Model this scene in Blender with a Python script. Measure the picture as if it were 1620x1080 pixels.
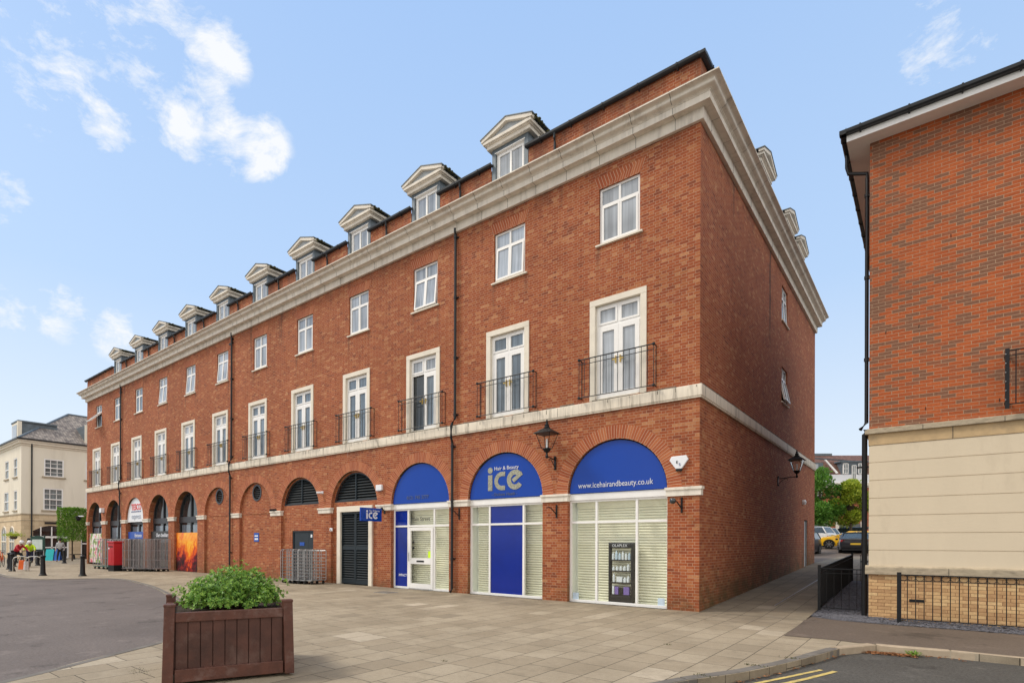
import bpy, bmesh, math, random
from mathutils import Vector, Matrix
from mathutils.geometry import tessellate_polygon
for o in list(bpy.data.objects): bpy.data.objects.remove(o)
R = math.radians
rnd = random.Random(7)
SC = bpy.context.scene
COL = SC.collection

# ------------------------------------------------------------------ camera
cam_d = bpy.data.cameras.new('camera')
cam = bpy.data.objects.new('camera', cam_d); COL.objects.link(cam)
RX = Vector((0.76857546, 0.63974851, 0.0036899)); RY = Vector((-0.00244235, -0.00283353, 0.999993))
FW = Vector((-6.39754484e-01, 7.68579092e-01, 6.15289243e-04))
cam.matrix_world = Matrix(((RX.x, RY.x, -FW.x, 4.09349902), (RX.y, RY.y, -FW.y, -13.54982598), (RX.z, RY.z, -FW.z, 1.59799686), (0, 0, 0, 1)))
cam_d.sensor_width = 36; cam_d.sensor_fit = 'HORIZONTAL'
cam_d.lens = 887.321 / 1620 * 36
cam_d.shift_x = (810 - 730.33) / 1620
cam_d.shift_y = (856.97 - 540) / 1620
cam_d.clip_start = 0.1; cam_d.clip_end = 5000
SC.camera = cam
SC.render.resolution_x = 1024; SC.render.resolution_y = 682

# ------------------------------------------------------------------ light
SUN_DIR = Vector((1.0, 0.62, -1.25)).normalized()        # direction the light travels
sun_el = math.asin(-SUN_DIR.z)
sd = bpy.data.lights.new('sun', 'SUN'); sd.energy = 1.5; sd.angle = R(13); sd.color = (1.0, 0.91, 0.78)
sun = bpy.data.objects.new('sun', sd); COL.objects.link(sun)
sun.rotation_euler = SUN_DIR.to_track_quat('-Z', 'Y').to_euler()
SC.view_settings.view_transform = 'Standard'; SC.view_settings.look = 'None'
SC.view_settings.exposure = 0.57; SC.view_settings.gamma = 1.0
try: SC.view_settings.use_curve_mapping = False
except Exception: pass

# small node language
class NT:
    def __init__(s, nt): s.nt = nt; s.n = nt.nodes; s.l = nt.links
    def new(s, t, **k):
        n = s.n.new(t)
        for a, b in k.items(): setattr(n, a, b)
        return n
    def put(s, sock, v):
        if isinstance(v, bpy.types.NodeSocket): s.l.new(v, sock)
        elif v is not None: sock.default_value = v
    def m(s, op, a, b=None, c=None):
        n = s.new('ShaderNodeMath', operation=op)
        s.put(n.inputs[0], a); s.put(n.inputs[1], b)
        if c is not None: s.put(n.inputs[2], c)
        return n.outputs[0]
    def vm(s, op, a, b=None):
        n = s.new('ShaderNodeVectorMath', operation=op); s.put(n.inputs[0], a); s.put(n.inputs[1], b)
        return n.outputs[1] if op in ('DOT_PRODUCT', 'LENGTH') else n.outputs[0]
    def sep(s, v):
        n = s.new('ShaderNodeSeparateXYZ'); s.put(n.inputs[0], v); return n.outputs
    def comb(s, x, y, z=0.0):
        n = s.new('ShaderNodeCombineXYZ'); s.put(n.inputs[0], x); s.put(n.inputs[1], y); s.put(n.inputs[2], z); return n.outputs[0]
    def noise(s, v, scale, detail=3.0, rough=0.55):
        n = s.new('ShaderNodeTexNoise'); s.put(n.inputs['Vector'], v); n.inputs['Scale'].default_value = scale
        n.inputs['Detail'].default_value = detail; n.inputs['Roughness'].default_value = rough; return n.outputs['Fac']
    def white(s, v):
        n = s.new('ShaderNodeTexWhiteNoise', noise_dimensions='3D'); s.put(n.inputs['Vector'], v); return n.outputs['Value']
    def mr(s, v, a, b, c=0.0, d=1.0):
        n = s.new('ShaderNodeMapRange'); n.clamp = True; s.put(n.inputs[0], v)
        for i, x in enumerate((a, b, c, d)): n.inputs[i + 1].default_value = x
        return n.outputs[0]
    def ramp(s, f, stops, interp='LINEAR'):
        n = s.new('ShaderNodeValToRGB'); s.put(n.inputs[0], f); e = n.color_ramp.elements; n.color_ramp.interpolation = interp
        e[0].position, e[0].color = stops[0][0], (*stops[0][1], 1); e[1].position, e[1].color = stops[1][0], (*stops[1][1], 1)
        for p, c in stops[2:]: x = e.new(p); x.color = (*c, 1)
        return n.outputs[0]
    def mix(s, f, a, b, blend='MIX'):
        n = s.new('ShaderNodeMix', data_type='RGBA', blend_type=blend); s.put(n.inputs[0], f)
        for i, v in ((6, a), (7, b)):
            if isinstance(v, tuple) and len(v) == 3: v = (*v, 1)
            s.put(n.inputs[i], v)
        return n.outputs[2]

# ------------------------------------------------------------------ world
w = bpy.data.worlds.new('World'); SC.world = w; w.use_nodes = True
W = NT(w.node_tree); W.n.clear()
sky = W.new('ShaderNodeTexSky', sky_type='NISHITA', sun_disc=False)
sky.sun_elevation = sun_el
sky.sun_rotation = math.atan2(-SUN_DIR.x, -SUN_DIR.y)
sky.air_density = 1.0; sky.dust_density = 2.2; sky.ozone_density = 1.0
tc = W.new('ShaderNodeTexCoord').outputs['Generated']
dz = W.sep(tc)[2]
elev = W.mr(dz, 0.0, 0.75)
veil = W.ramp(elev, [(0.0, (6.0, 6.4, 6.75)), (1.0, (2.7, 4.15, 6.7)), (0.22, (5.2, 6.0, 6.95)), (0.5, (3.6, 4.95, 6.95))])   # thin high haze lit by the sun
skyc = W.mix(0.88, sky.outputs[0], veil)
# a few broken clouds, high to the left of the square
p = W.vm('NORMALIZE', tc)
def spot(dx, dy, dzz, r0, r1):
    d = Vector((dx, dy, dzz)).normalized()
    return W.mr(W.vm('DOT_PRODUCT', p, tuple(d)), math.cos(R(r1)), math.cos(R(r0)))
c_a = W.m('MULTIPLY', spot(-0.7560, 0.3400, 0.5593, 0.6, 3.8), 1.0)
c_a2 = W.m('MULTIPLY', spot(-0.7422, 0.3781, 0.5533, 0.6, 3.6), 1.05)
c_b = W.m('MULTIPLY', spot(-0.7653, 0.3039, 0.5673, 0.4, 3.0), 0.9)
c_c = W.m('MULTIPLY', spot(-0.7241, 0.4173, 0.5492, 0.5, 3.2), 1.0)
c_d = W.m('MULTIPLY', spot(-0.6962, 0.3526, 0.6253, 0.3, 2.8), 0.8)
c_d2 = W.m('MULTIPLY', spot(-0.7236, 0.3397, 0.6008, 0.3, 2.8), 0.85)
c_e = W.m('MULTIPLY', spot(-0.7630, 0.2061, 0.6126, 3, 10), 0.95)
c_f = W.m('MULTIPLY', spot(-0.8036, 0.1859, 0.5653, 0.3, 2.8), 0.95)
c_f2 = W.m('MULTIPLY', spot(-0.8083, 0.2090, 0.5504, 0.3, 2.6), 0.95)
c_g = W.m('MULTIPLY', spot(-0.8041, 0.2551, 0.5370, 0.4, 2.9), 1.25)
c_h = W.m('MULTIPLY', spot(-0.8905, 0.1680, 0.4229, 0.4, 3.2), 1.15)
c_i = W.m('MULTIPLY', spot(-0.9183, 0.2349, 0.3187, 0.4, 3.0), 0.85)
c_j = W.m('MULTIPLY', spot(-0.9342, 0.1767, 0.3099, 0.4, 2.8), 0.85)
c_k = W.m('MULTIPLY', spot(-0.9047, 0.3043, 0.2982, 0.4, 2.8), 0.75)
c_l = W.m('MULTIPLY', spot(0.0126, 0.8168, 0.5768, 0.5, 4.8), 0.85)
region = c_a
for q in (c_a2, c_b, c_c, c_d, c_d2, c_e, c_f, c_f2, c_g, c_h, c_i, c_j, c_k, c_l): region = W.m('MAXIMUM', region, q)
wq = W.noise(p, 6.0, 3.0); n1 = W.noise(W.vm('MULTIPLY', W.vm('ADD', p, W.vm('MULTIPLY', W.comb(wq, wq, wq), (0.10, 0.06, 0.05))), (1.0, 1.0, 1.7)), 13.0, 12.0, 0.68)
n2 = W.noise(W.vm('MULTIPLY', p, (1.0, 1.0, 1.5)), 3.2, 4.0, 0.5)
field = W.m('ADD', W.m('MULTIPLY', n1, 0.6), W.m('MULTIPLY', n2, 0.4))
cl = W.m('MULTIPLY', W.mr(W.m('ADD', field, W.m('MULTIPLY', region, 0.22)), 0.605, 0.73), W.mr(region, 0.0, 0.5))
skyc = W.mix(W.m('MULTIPLY', cl, 0.93), skyc, (6.6, 6.7, 6.8))
# unseen cloud added behind photographer and over the car park side as fill light
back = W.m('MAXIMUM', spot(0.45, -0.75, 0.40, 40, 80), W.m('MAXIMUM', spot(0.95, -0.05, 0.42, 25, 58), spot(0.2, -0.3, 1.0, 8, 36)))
cl_fill = W.m('MULTIPLY', W.mr(W.m('ADD', n2, W.m('MULTIPLY', back, 0.35)), 0.55, 0.75), W.mr(back, 0.0, 0.4))
skyc = W.mix(cl_fill, skyc, (8.6, 8.3, 7.9))
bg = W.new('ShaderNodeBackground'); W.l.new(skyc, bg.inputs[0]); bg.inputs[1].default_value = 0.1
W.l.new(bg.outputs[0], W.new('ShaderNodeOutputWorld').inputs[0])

# ------------------------------------------------------------------ materials
MAT = {}
def newmat(name):
    m = bpy.data.materials.new(name); m.use_nodes = True; t = NT(m.node_tree); MAT[name] = m
    return m, t, t.n['Principled BSDF']
def plain(name, col, rough=0.6, metal=0.0, var=0.12, scale=4.0, bump=0.0, bscale=60.0, spec=0.5, dirt=None, dirt_amt=0.5, stretch=None, coat=0.0):
    m, t, b = newmat(name)
    oc = t.new('ShaderNodeTexCoord').outputs['Object']
    v = t.vm('MULTIPLY', oc, stretch) if stretch else oc
    n = t.noise(v, scale, 5.0, 0.6)
    c = t.mix(t.mr(n, 0.3, 0.7), tuple(x * (1 - var) for x in col), tuple(min(1, x * (1 + var)) for x in col))
    if dirt: c = t.mix(t.m('MULTIPLY', t.mr(t.noise(v, scale * 0.6, 7.0, 0.7), 0.52, 0.70), dirt_amt), c, dirt)
    t.put(b.inputs['Base Color'], c)
    b.inputs['Roughness'].default_value = rough; b.inputs['Metallic'].default_value = metal
    b.inputs['Specular IOR Level'].default_value = spec
    if coat: b.inputs['Coat Weight'].default_value = coat; b.inputs['Coat Roughness'].default_value = 0.05
    if bump:
        bn = t.new('ShaderNodeBump'); bn.inputs['Strength'].default_value = bump; bn.inputs['Distance'].default_value = 0.01
        t.put(bn.inputs['Height'], t.noise(oc, bscale, 4.0, 0.6)); t.put(b.inputs['Normal'], bn.outputs[0])
    return m
def course(t, u, v, L, H, J, flemish=False, rowrand=False):
    """unit cell pattern in metric uv; returns (random per unit, joint mask 0..1, second random)"""
    vr = t.m('DIVIDE', v, H); row = t.m('FLOOR', vr); fv = t.m('FRACT', vr)
    if rowrand: off = t.white(t.comb(row, 7.3, 1.1))
    else: off = t.m('MULTIPLY', t.m('FLOORED_MODULO', row, 2.0), 0.5)
    uc = t.m('ADD', t.m('DIVIDE', u, L), off); cell = t.m('FLOOR', uc); fu = t.m('FRACT', uc)
    jv = J / H; ju = J / L
    a = t.m('LESS_THAN', fv, jv); b = t.m('LESS_THAN', fu, ju)
    mask = t.m('MAXIMUM', a, b)
    idx = cell
    if flemish:
        hd = t.m('GREATER_THAN', fu, 0.6667)
        b2 = t.m('MULTIPLY', hd, t.m('LESS_THAN', fu, 0.6667 + ju)); mask = t.m('MAXIMUM', mask, b2)
        idx = t.m('ADD', cell, t.m('MULTIPLY', hd, 0.37))
    r1 = t.white(t.comb(idx, row, 0.0)); r2 = t.white(t.comb(idx, row, 5.5))
    return r1, mask, r2
def brick(name, stops, mortar, L=0.318, H=0.0705, J=0.0095, flemish=True, vert=False, blotch=0.25, stain=None, rough=0.85, bump=0.35, cluster=None):
    m, t, b = newmat(name)
    uv = t.new('ShaderNodeTexCoord').outputs['UV']; s = t.sep(uv)
    u, v = (s[1], s[0]) if vert else (s[0], s[1])
    r1, mask, r2 = course(t, u, v, L, H, J, flemish)
    if cluster: r1 = t.mr(t.m('ADD', t.m('MULTIPLY', r1, 1 - cluster), t.m('MULTIPLY', t.noise(t.vm('MULTIPLY', uv, (0.55, 1.1, 1)), 1.0, 2.0, 0.5), cluster)), 0.12, 0.88)
    c = t.ramp(r1, stops)
    gr = t.noise(uv, 22.0, 6.0, 0.7)
    c = t.mix(t.mr(gr, 0.3, 0.7, 0.0, 1.0), t.mix(1.0, c, (0.80, 0.79, 0.78), 'MULTIPLY'), t.mix(1.0, c, (1.18, 1.18, 1.18), 'MULTIPLY'))
    big = t.noise(uv, 0.45, 5.0, 0.6)
    c = t.mix(t.m('MULTIPLY', t.mr(big, 0.35, 0.68), blotch), c, t.mix(1.0, c, (0.62, 0.60, 0.62), 'MULTIPLY'))
    c = t.mix(t.m('MULTIPLY', mask, t.mr(r2, 0, 1, 0.75, 1.0)), c, t.mix(t.mr(big, 0.3, 0.7), mortar, tuple(x * 0.75 for x in mortar)))
    if stain: c = stain(t, c, uv, s)
    t.put(b.inputs['Base Color'], c); b.inputs['Roughness'].default_value = rough; b.inputs['Specular IOR Level'].default_value = 0.25
    bn = t.new('ShaderNodeBump'); bn.inputs['Strength'].default_value = bump; bn.inputs['Distance'].default_value = 0.006
    t.put(bn.inputs['Height'], t.m('ADD', t.m('SUBTRACT', 1.0, mask), t.m('MULTIPLY', gr, 0.5))); t.put(b.inputs['Normal'], bn.outputs[0])
    return m
def front_stain(t, c, uv, s):
    x, z = s[0], s[1]
    # batches of brick laid in different weeks, and smaller cloudy patches
    bt = t.noise(t.comb(t.m('MULTIPLY', x, 0.16), t.m('MULTIPLY', z, 0.5), 7.0), 1.0, 2.0, 0.4)
    c = t.mix(t.mr(bt, 0.40, 0.60, 0.0, 0.55), c, t.mix(1.0, c, (0.86, 0.86, 0.85), 'MULTIPLY'))
    md = t.noise(uv, 1.7, 6.0, 0.7); c = t.mix(t.mr(md, 0.45, 0.75, 0.0, 0.5), c, t.mix(1.0, c, (0.68, 0.66, 0.64), 'MULTIPLY')); c = t.mix(t.mr(md, 0.42, 0.25, 0.0, 0.35), c, t.mix(1.0, c, (1.14, 1.18, 1.18), 'MULTIPLY'))
    # rain runs below the ends of the top floor sills
    fr = t.m('FRACT', t.m('ADD', t.m('DIVIDE', t.m('ADD', t.m('MULTIPLY', x, -1.0), -2.0), 3.402), 0.5))
    d = t.m('MULTIPLY', t.m('ABSOLUTE', t.m('SUBTRACT', fr, 0.5)), 3.402)
    rn = t.m('MULTIPLY', t.mr(t.m('ABSOLUTE', t.m('SUBTRACT', d, 0.57)), 0.10, 0.02), t.m('MULTIPLY', t.mr(z, 8.35, 9.25), t.m('LESS_THAN', z, 9.33)))
    rn = t.m('MULTIPLY', rn, t.m('MULTIPLY', t.m('LESS_THAN', x, -0.5), t.mr(t.noise(t.comb(x, t.m('MULTIPLY', z, 0.3)), 5.0, 3.0), 0.35, 0.6)))
    c = t.mix(t.m('MULTIPLY', rn, 0.6), c, (0.10, 0.055, 0.040))
    # patchy darker band just under cornice and string course
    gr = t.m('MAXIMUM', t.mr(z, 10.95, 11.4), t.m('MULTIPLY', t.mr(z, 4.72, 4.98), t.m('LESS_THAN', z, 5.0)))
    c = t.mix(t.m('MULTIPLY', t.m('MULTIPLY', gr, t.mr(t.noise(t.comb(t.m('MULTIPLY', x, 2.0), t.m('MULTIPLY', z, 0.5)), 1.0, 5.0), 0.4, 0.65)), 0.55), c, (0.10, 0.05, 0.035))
    # lime streaks washed down from the string course
    st = t.noise(t.comb(t.m('MULTIPLY', x, 2.6), t.m('MULTIPLY', z, 0.22)), 1.0, 3.0, 0.6)
    band = t.m('MULTIPLY', t.mr(z, 3.4, 4.7), t.m('LESS_THAN', z, 5.0))
    k = t.m('MULTIPLY', t.m('MULTIPLY', t.mr(st, 0.66, 0.72), band), 0.45)
    c = t.mix(k, c, (0.55, 0.42, 0.35))
    # scattered lime bloom
    bl = t.m('MULTIPLY', t.mr(t.noise(uv, 0.9, 6.0, 0.7), 0.60, 0.78), t.mr(t.noise(uv, 11.0, 5.0, 0.7), 0.48, 0.7))
    c = t.mix(t.m('MULTIPLY', bl, 0.55), c, (0.62, 0.38, 0.29))
    # soot under cornice: narrow runs
    so = t.noise(t.comb(t.m('MULTIPLY', x, 1.7), t.m('MULTIPLY', z, 0.12), 3.0), 1.0, 3.0, 0.6)
    k2 = t.m('MULTIPLY', t.m('MULTIPLY', t.mr(so, 0.62, 0.72), t.mr(z, 7.5, 11.0)), 0.5)
    c = t.mix(k2, c, (0.07, 0.04, 0.03))
    # splash dirt and algae low down
    lo = t.m('MULTIPLY', t.mr(z, 0.75, 0.0), t.mr(t.noise(uv, 3.0, 6.0, 0.7), 0.35, 0.65))
    c = t.mix(t.m('MULTIPLY', lo, 0.75), c, (0.085, 0.062, 0.03))
    # the alley side (u > 0): algae climbing from the paving and two black runs below the cornice
    al = t.m('MULTIPLY', t.m('GREATER_THAN', x, 0.02), t.m('MULTIPLY', t.mr(t.m('SUBTRACT', z, t.m('MULTIPLY', x, 0.045)), 1.15, 0.1), t.mr(t.noise(uv, 1.6, 6.0, 0.7), 0.3, 0.6)))
    c = t.mix(t.m('MULTIPLY', al, 0.8), c, (0.075, 0.070, 0.028))
    for cx, hw, z0 in ((7.45, 0.10, 8.3), (2.9, 0.07, 10.5)):
        wob = t.m('MULTIPLY', t.m('SUBTRACT', t.noise(t.comb(z, x, 1.0), 2.0, 4.0), 0.5), 0.25)
        k = t.m('MULTIPLY', t.mr(t.m('ABSOLUTE', t.m('ADD', t.m('SUBTRACT', x, cx), wob)), hw * 1.6, hw * 0.4), t.mr(z, z0 - 0.4, z0 + 1.2))
        c = t.mix(t.m('MULTIPLY', k, 0.75), c, (0.035, 0.03, 0.026))
    return c
RED = [(0.0, (0.24, 0.063, 0.030)), (1.0, (0.52, 0.235, 0.108)), (0.08, (0.315, 0.079, 0.032)), (0.3, (0.36, 0.091, 0.034)), (0.6, (0.385, 0.104, 0.038)), (0.85, (0.415, 0.132, 0.050)), (0.93, (0.46, 0.17, 0.070))]
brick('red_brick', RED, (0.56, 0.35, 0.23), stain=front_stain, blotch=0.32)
brick('red_brick_upright', [(0.0, (0.32, 0.078, 0.033)), (1.0, (0.46, 0.155, 0.065)), (0.5, (0.385, 0.105, 0.043))], (0.58, 0.37, 0.25), L=9.0, J=0.013, vert=False, flemish=False, blotch=0.1)
brick('mixed_brick', [(0.0, (0.19, 0.095, 0.060)), (1.0, (0.52, 0.135, 0.042)), (0.40, (0.23, 0.105, 0.062)), (0.50, (0.39, 0.092, 0.030))], (0.46, 0.31, 0.20), L=0.225, flemish=False, blotch=0.12, cluster=0.62)
brick('buff_brick', [(0.0, (0.50, 0.30, 0.15)), (1.0, (0.74, 0.52, 0.27)), (0.5, (0.64, 0.405, 0.20))], (0.26, 0.12, 0.06), L=0.225, flemish=False, blotch=0.15)
brick('far_brick', [(0.0, (0.30, 0.075, 0.035)), (1.0, (0.50, 0.15, 0.07))], (0.45, 0.28, 0.2), L=0.225, flemish=False, blotch=0.2)
brick('brown_tiles', [(0.0, (0.12, 0.06, 0.045)), (1.0, (0.24, 0.13, 0.10))], (0.05, 0.03, 0.025), L=0.25, H=0.16, J=0.02, flemish=False, blotch=0.4)
brick('stone_slates', [(0.0, (0.17, 0.15, 0.14)), (1.0, (0.40, 0.35, 0.30)), (0.5, (0.28, 0.245, 0.22))], (0.09, 0.075, 0.07), L=0.32, H=0.22, J=0.02, flemish=False, blotch=0.5)
brick('slate_roof', [(0.0, (0.06, 0.065, 0.07)), (1.0, (0.12, 0.125, 0.13))], (0.03, 0.03, 0.03), L=0.3, H=0.2, J=0.01, flemish=False)
brick('ashlar', [(0.0, (0.60, 0.47, 0.31)), (1.0, (0.72, 0.58, 0.39))], (0.42, 0.30, 0.18), L=0.7, H=0.33, J=0.012, flemish=False, blotch=0.15, bump=0.1)
plain('cast_stone', (0.78, 0.72, 0.625), 0.75, var=0.08, scale=2.5, bump=0.06, dirt=(0.26, 0.22, 0.17), dirt_amt=0.45, stretch=(2.2, 2.2, 0.35))
plain('string_stone', (0.72, 0.645, 0.53), 0.8, var=0.10, scale=5.0, bump=0.15, dirt=(0.17, 0.145, 0.11), dirt_amt=0.75, stretch=(2.6, 2.6, 0.25))
plain('lichen_top', (0.16, 0.14, 0.11), 0.95, var=0.6, scale=9.0, bump=0.8, bscale=30, dirt=(0.42, 0.38, 0.30), dirt_amt=0.7)
plain('surround_stone', (0.80, 0.735, 0.62), 0.75, var=0.06, scale=3.0, bump=0.08, dirt=(0.5, 0.45, 0.36), dirt_amt=0.3)
plain('buff_stone', (0.52, 0.37, 0.20), 0.8, var=0.14, scale=4.0, bump=0.2, dirt=(0.28, 0.22, 0.15), dirt_amt=0.5)
plain('ledge_stone', (0.42, 0.35, 0.25), 0.85, var=0.18, scale=7.0, bump=0.3, dirt=(0.16, 0.13, 0.09), dirt_amt=0.7, stretch=(1, 1, 3))
plain('render_cream', (0.68, 0.58, 0.43), 0.9, var=0.035, scale=1.3, bump=0.10, bscale=140, dirt=(0.44, 0.36, 0.26), dirt_amt=0.45, stretch=(1.3, 1.3, 0.5))
plain('render_pale', (0.84, 0.775, 0.645), 0.9, var=0.06, scale=0.5, dirt=(0.42, 0.35, 0.26), dirt_amt=0.35, stretch=(1, 1, 0.2))
plain('upvc', (0.90, 0.885, 0.86), 0.35, var=0.03)
plain('white_metal', (0.88, 0.87, 0.85), 0.35, var=0.04)
plain('lead', (0.13, 0.16, 0.185), 0.55, metal=0.2, var=0.22, scale=3.0)
plain('moss', (0.10, 0.10, 0.045), 1.0, var=0.5, scale=12)
plain('black_metal', (0.010, 0.0105, 0.012), 0.45, var=0.3, scale=12, bump=0.05, spec=0.3)
plain('black_plastic', (0.018, 0.020, 0.023), 0.38, var=0.2, spec=0.35)
plain('iron_blue', (0.008, 0.012, 0.015), 0.5, var=0.25, scale=8)
plain('louvre_paint', (0.012, 0.021, 0.028), 0.45, var=0.12)
plain('dark_void', (0.010, 0.011, 0.012), 0.9)
plain('dark_frame', (0.035, 0.037, 0.043), 0.4)
plain('blue_panel', (0.001, 0.050, 0.37), 0.16, var=0.03, scale=1.5, spec=0.35)
plain('blue_vinyl', (0.0012, 0.020, 0.26), 0.16, var=0.08, scale=2.0)
plain('blind', (0.95, 0.93, 0.76), 0.6, var=0.05)
plain('inner_wall', (0.88, 0.90, 0.84), 0.7, var=0.04)
plain('silver_letters', (0.38, 0.36, 0.27), 0.35, metal=0.6, var=0.5, scale=40.0)
plain('pale_letters', (0.72, 0.74, 0.80), 0.4, var=0.05)
plain('dim_letters', (0.10, 0.13, 0.22), 0.4)
plain('black_letters', (0.03, 0.03, 0.03), 0.5)
plain('red_letters', (0.75, 0.03, 0.03), 0.4)
plain('navy_letters', (0.02, 0.04, 0.20), 0.4)
plain('grey_letters', (0.45, 0.50, 0.60), 0.4)
plain('sign_white', (0.82, 0.84, 0.88), 0.35, var=0.02)
plain('sign_blue', (0.01, 0.08, 0.42), 0.35)
plain('sign_dark', (0.028, 0.027, 0.026), 0.4)
plain('brass', (0.60, 0.42, 0.12), 0.3, metal=0.8)
plain('planter_wood', (0.072, 0.026, 0.017), 0.6, var=0.4, scale=4.0, bump=0.35, bscale=30, stretch=(1, 1, 1), dirt=(0.17, 0.105, 0.085), dirt_amt=0.55)
plain('planter_rail', (0.098, 0.033, 0.020), 0.55, var=0.25, scale=8.0, bump=0.35, bscale=30, dirt=(0.20, 0.13, 0.11), dirt_amt=0.6)
plain('soil', (0.05, 0.032, 0.02), 1.0, var=0.5, scale=30, bump=1.0, bscale=40)
plain('galvanised', (0.42, 0.43, 0.44), 0.38, metal=0.75, var=0.25, scale=10)
plain('tube_grey', (0.34, 0.33, 0.34), 0.4, metal=0.5, var=0.3, scale=10)
plain('cage_green', (0.020, 0.085, 0.065), 0.5)
plain('rubber', (0.02, 0.02, 0.02), 0.8)
plain('post_red', (0.50, 0.010, 0.018), 0.3, coat=0.3, var=0.08)
plain('bottle_white', (0.75, 0.80, 0.84), 0.3)
plain('bottle_blue', (0.55, 0.68, 0.80), 0.3)
plain('pack_purple', (0.22, 0.15, 0.45), 0.5)
plain('stand_black', (0.020, 0.017, 0.016), 0.4)
plain('bark', (0.09, 0.065, 0.045), 0.95, var=0.4, scale=10, bump=0.6, bscale=20)
plain('kerb_pale', (0.40, 0.32, 0.23), 0.9, var=0.2, scale=3.0, bump=0.3, bscale=60, dirt=(0.18, 0.15, 0.11), dirt_amt=0.55)
plain('kerb_dark', (0.155, 0.14, 0.122), 0.85, var=0.2, scale=3.0, bump=0.3, bscale=60, dirt=(0.24, 0.22, 0.19), dirt_amt=0.5)
plain('yellow_line', (0.60, 0.46, 0.15), 0.8, var=0.15, scale=14.0, bump=0.3, bscale=120, dirt=(0.15, 0.13, 0.10), dirt_amt=0.9)
plain('tympanum_grey', (0.42, 0.45, 0.47), 0.6)
plain('skin', (0.55, 0.33, 0.24), 0.6)
plain('hair_dark', (0.02, 0.015, 0.012), 0.7)
plain('cloth_red', (0.45, 0.012, 0.03), 0.8); plain('cloth_hivis', (0.62, 0.95, 0.02), 0.7)
plain('cloth_grey', (0.42, 0.43, 0.45), 0.85); plain('cloth_navy', (0.02, 0.02, 0.07), 0.85); plain('cloth_black', (0.015, 0.015, 0.017), 0.85)
plain('helmet_white', (0.75, 0.75, 0.75), 0.3); plain('bag_orange', (0.75, 0.12, 0.01), 0.6); plain('bag_white', (0.7, 0.65, 0.68), 0.6)
plain('bag_teal', (0.01, 0.50, 0.55), 0.5); plain('bag_blue', (0.03, 0.18, 0.70), 0.5)
plain('board_green', (0.012, 0.06, 0.045), 0.4); plain('sheet_pale', (0.60, 0.70, 0.66), 0.4)
plain('steel', (0.55, 0.54, 0.50), 0.25, metal=0.9)
plain('tyre', (0.015, 0.015, 0.015), 0.8)
plain('rim', (0.35, 0.35, 0.36), 0.3, metal=0.8)
plain('plate_yellow', (0.75, 0.50, 0.05), 0.4)
plain('lamp_red', (0.45, 0.01, 0.01), 0.2)
plain('leaf_litter', (0.30, 0.13, 0.05), 0.9, var=0.6, scale=20)
for nm, c in (('paint_yellow', (0.85, 0.48, 0.01)), ('paint_black', (0.02, 0.02, 0.024)), ('paint_grey', (0.022, 0.025, 0.032)), ('paint_white', (0.72, 0.73, 0.74)), ('paint_silver', (0.42, 0.45, 0.48)), ('paint_red', (0.42, 0.02, 0.02))):
    plain(nm, c, 0.3, metal=0.0, var=0.03, coat=0.6)
def glass(name, base, rough=0.04, spec=0.9, ior=1.7):
    m, t, b = newmat(name); oc = t.new('ShaderNodeTexCoord').outputs['Object']
    c = t.mix(t.mr(t.m('ADD', t.m('MULTIPLY', t.noise(t.vm('MULTIPLY', oc, (11.0, 11.0, 0.35)), 1.0, 2.0), 0.45), t.m('MULTIPLY', t.noise(t.vm('MULTIPLY', oc, (0.5, 0.5, 0.9)), 1.0, 2.0), 0.55)), 0.38, 0.62), tuple(x * 0.55 for x in base), tuple(min(1, x * 1.25) for x in base))
    t.put(b.inputs['Base Color'], c); b.inputs['Roughness'].default_value = rough; b.inputs['IOR'].default_value = ior
glass('pane_pale', (0.40, 0.44, 0.49)); glass('pane_mid', (0.17, 0.22, 0.27)); glass('pane_dark', (0.03, 0.038, 0.042)); glass('car_glass', (0.05, 0.07, 0.08)); glass('pane_far', (0.20, 0.24, 0.25))
def clear(name, tint=(0.97, 0.99, 0.97), refl=0.08):
    m = bpy.data.materials.new(name); m.use_nodes = True; t = NT(m.node_tree); t.n.clear(); MAT[name] = m
    tr = t.new('ShaderNodeBsdfTransparent'); tr.inputs[0].default_value = (*tint, 1)
    gl = t.new('ShaderNodeBsdfGlossy'); gl.inputs['Roughness'].default_value = 0.02
    ge = t.new('ShaderNodeNewGeometry'); cs = t.m('ABSOLUTE', t.vm('DOT_PRODUCT', ge.outputs['Incoming'], ge.outputs['Normal']))
    mx = t.new('ShaderNodeMixShader'); t.put(mx.inputs[0], t.m('ADD', 0.05, t.m('MULTIPLY', t.m('POWER', t.m('SUBTRACT', 1.0, cs), 5.0), 0.9))); t.l.new(tr.outputs[0], mx.inputs[1]); t.l.new(gl.outputs[0], mx.inputs[2])
    t.l.new(mx.outputs[0], t.new('ShaderNodeOutputMaterial').inputs[0])
clear('clear_glass')
def leaf(name, a, b_, c):
    m, t, b = newmat(name)
    g = t.new('ShaderNodeNewGeometry'); oc = t.new('ShaderNodeTexCoord').outputs['Object']
    r = t.m('ADD', t.m('MULTIPLY', g.outputs['Random Per Island'], 0.6), t.m('MULTIPLY', t.noise(oc, 3.0, 2.0), 0.4))
    t.put(b.inputs['Base Color'], t.ramp(r, [(0.15, a), (0.85, c), (0.5, b_)]))
    b.inputs['Roughness'].default_value = 0.4; b.inputs['Specular IOR Level'].default_value = 0.4
    tl = t.new('ShaderNodeBsdfTranslucent'); t.put(tl.inputs[0], t.ramp(r, [(0.15, a), (0.85, c)]))
    mx = t.new('ShaderNodeMixShader'); mx.inputs[0].default_value = 0.36
    t.l.new(b.outputs[0], mx.inputs[1]); t.l.new(tl.outputs[0], mx.inputs[2]); t.l.new(mx.outputs[0], t.n['Material Output'].inputs[0])
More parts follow.
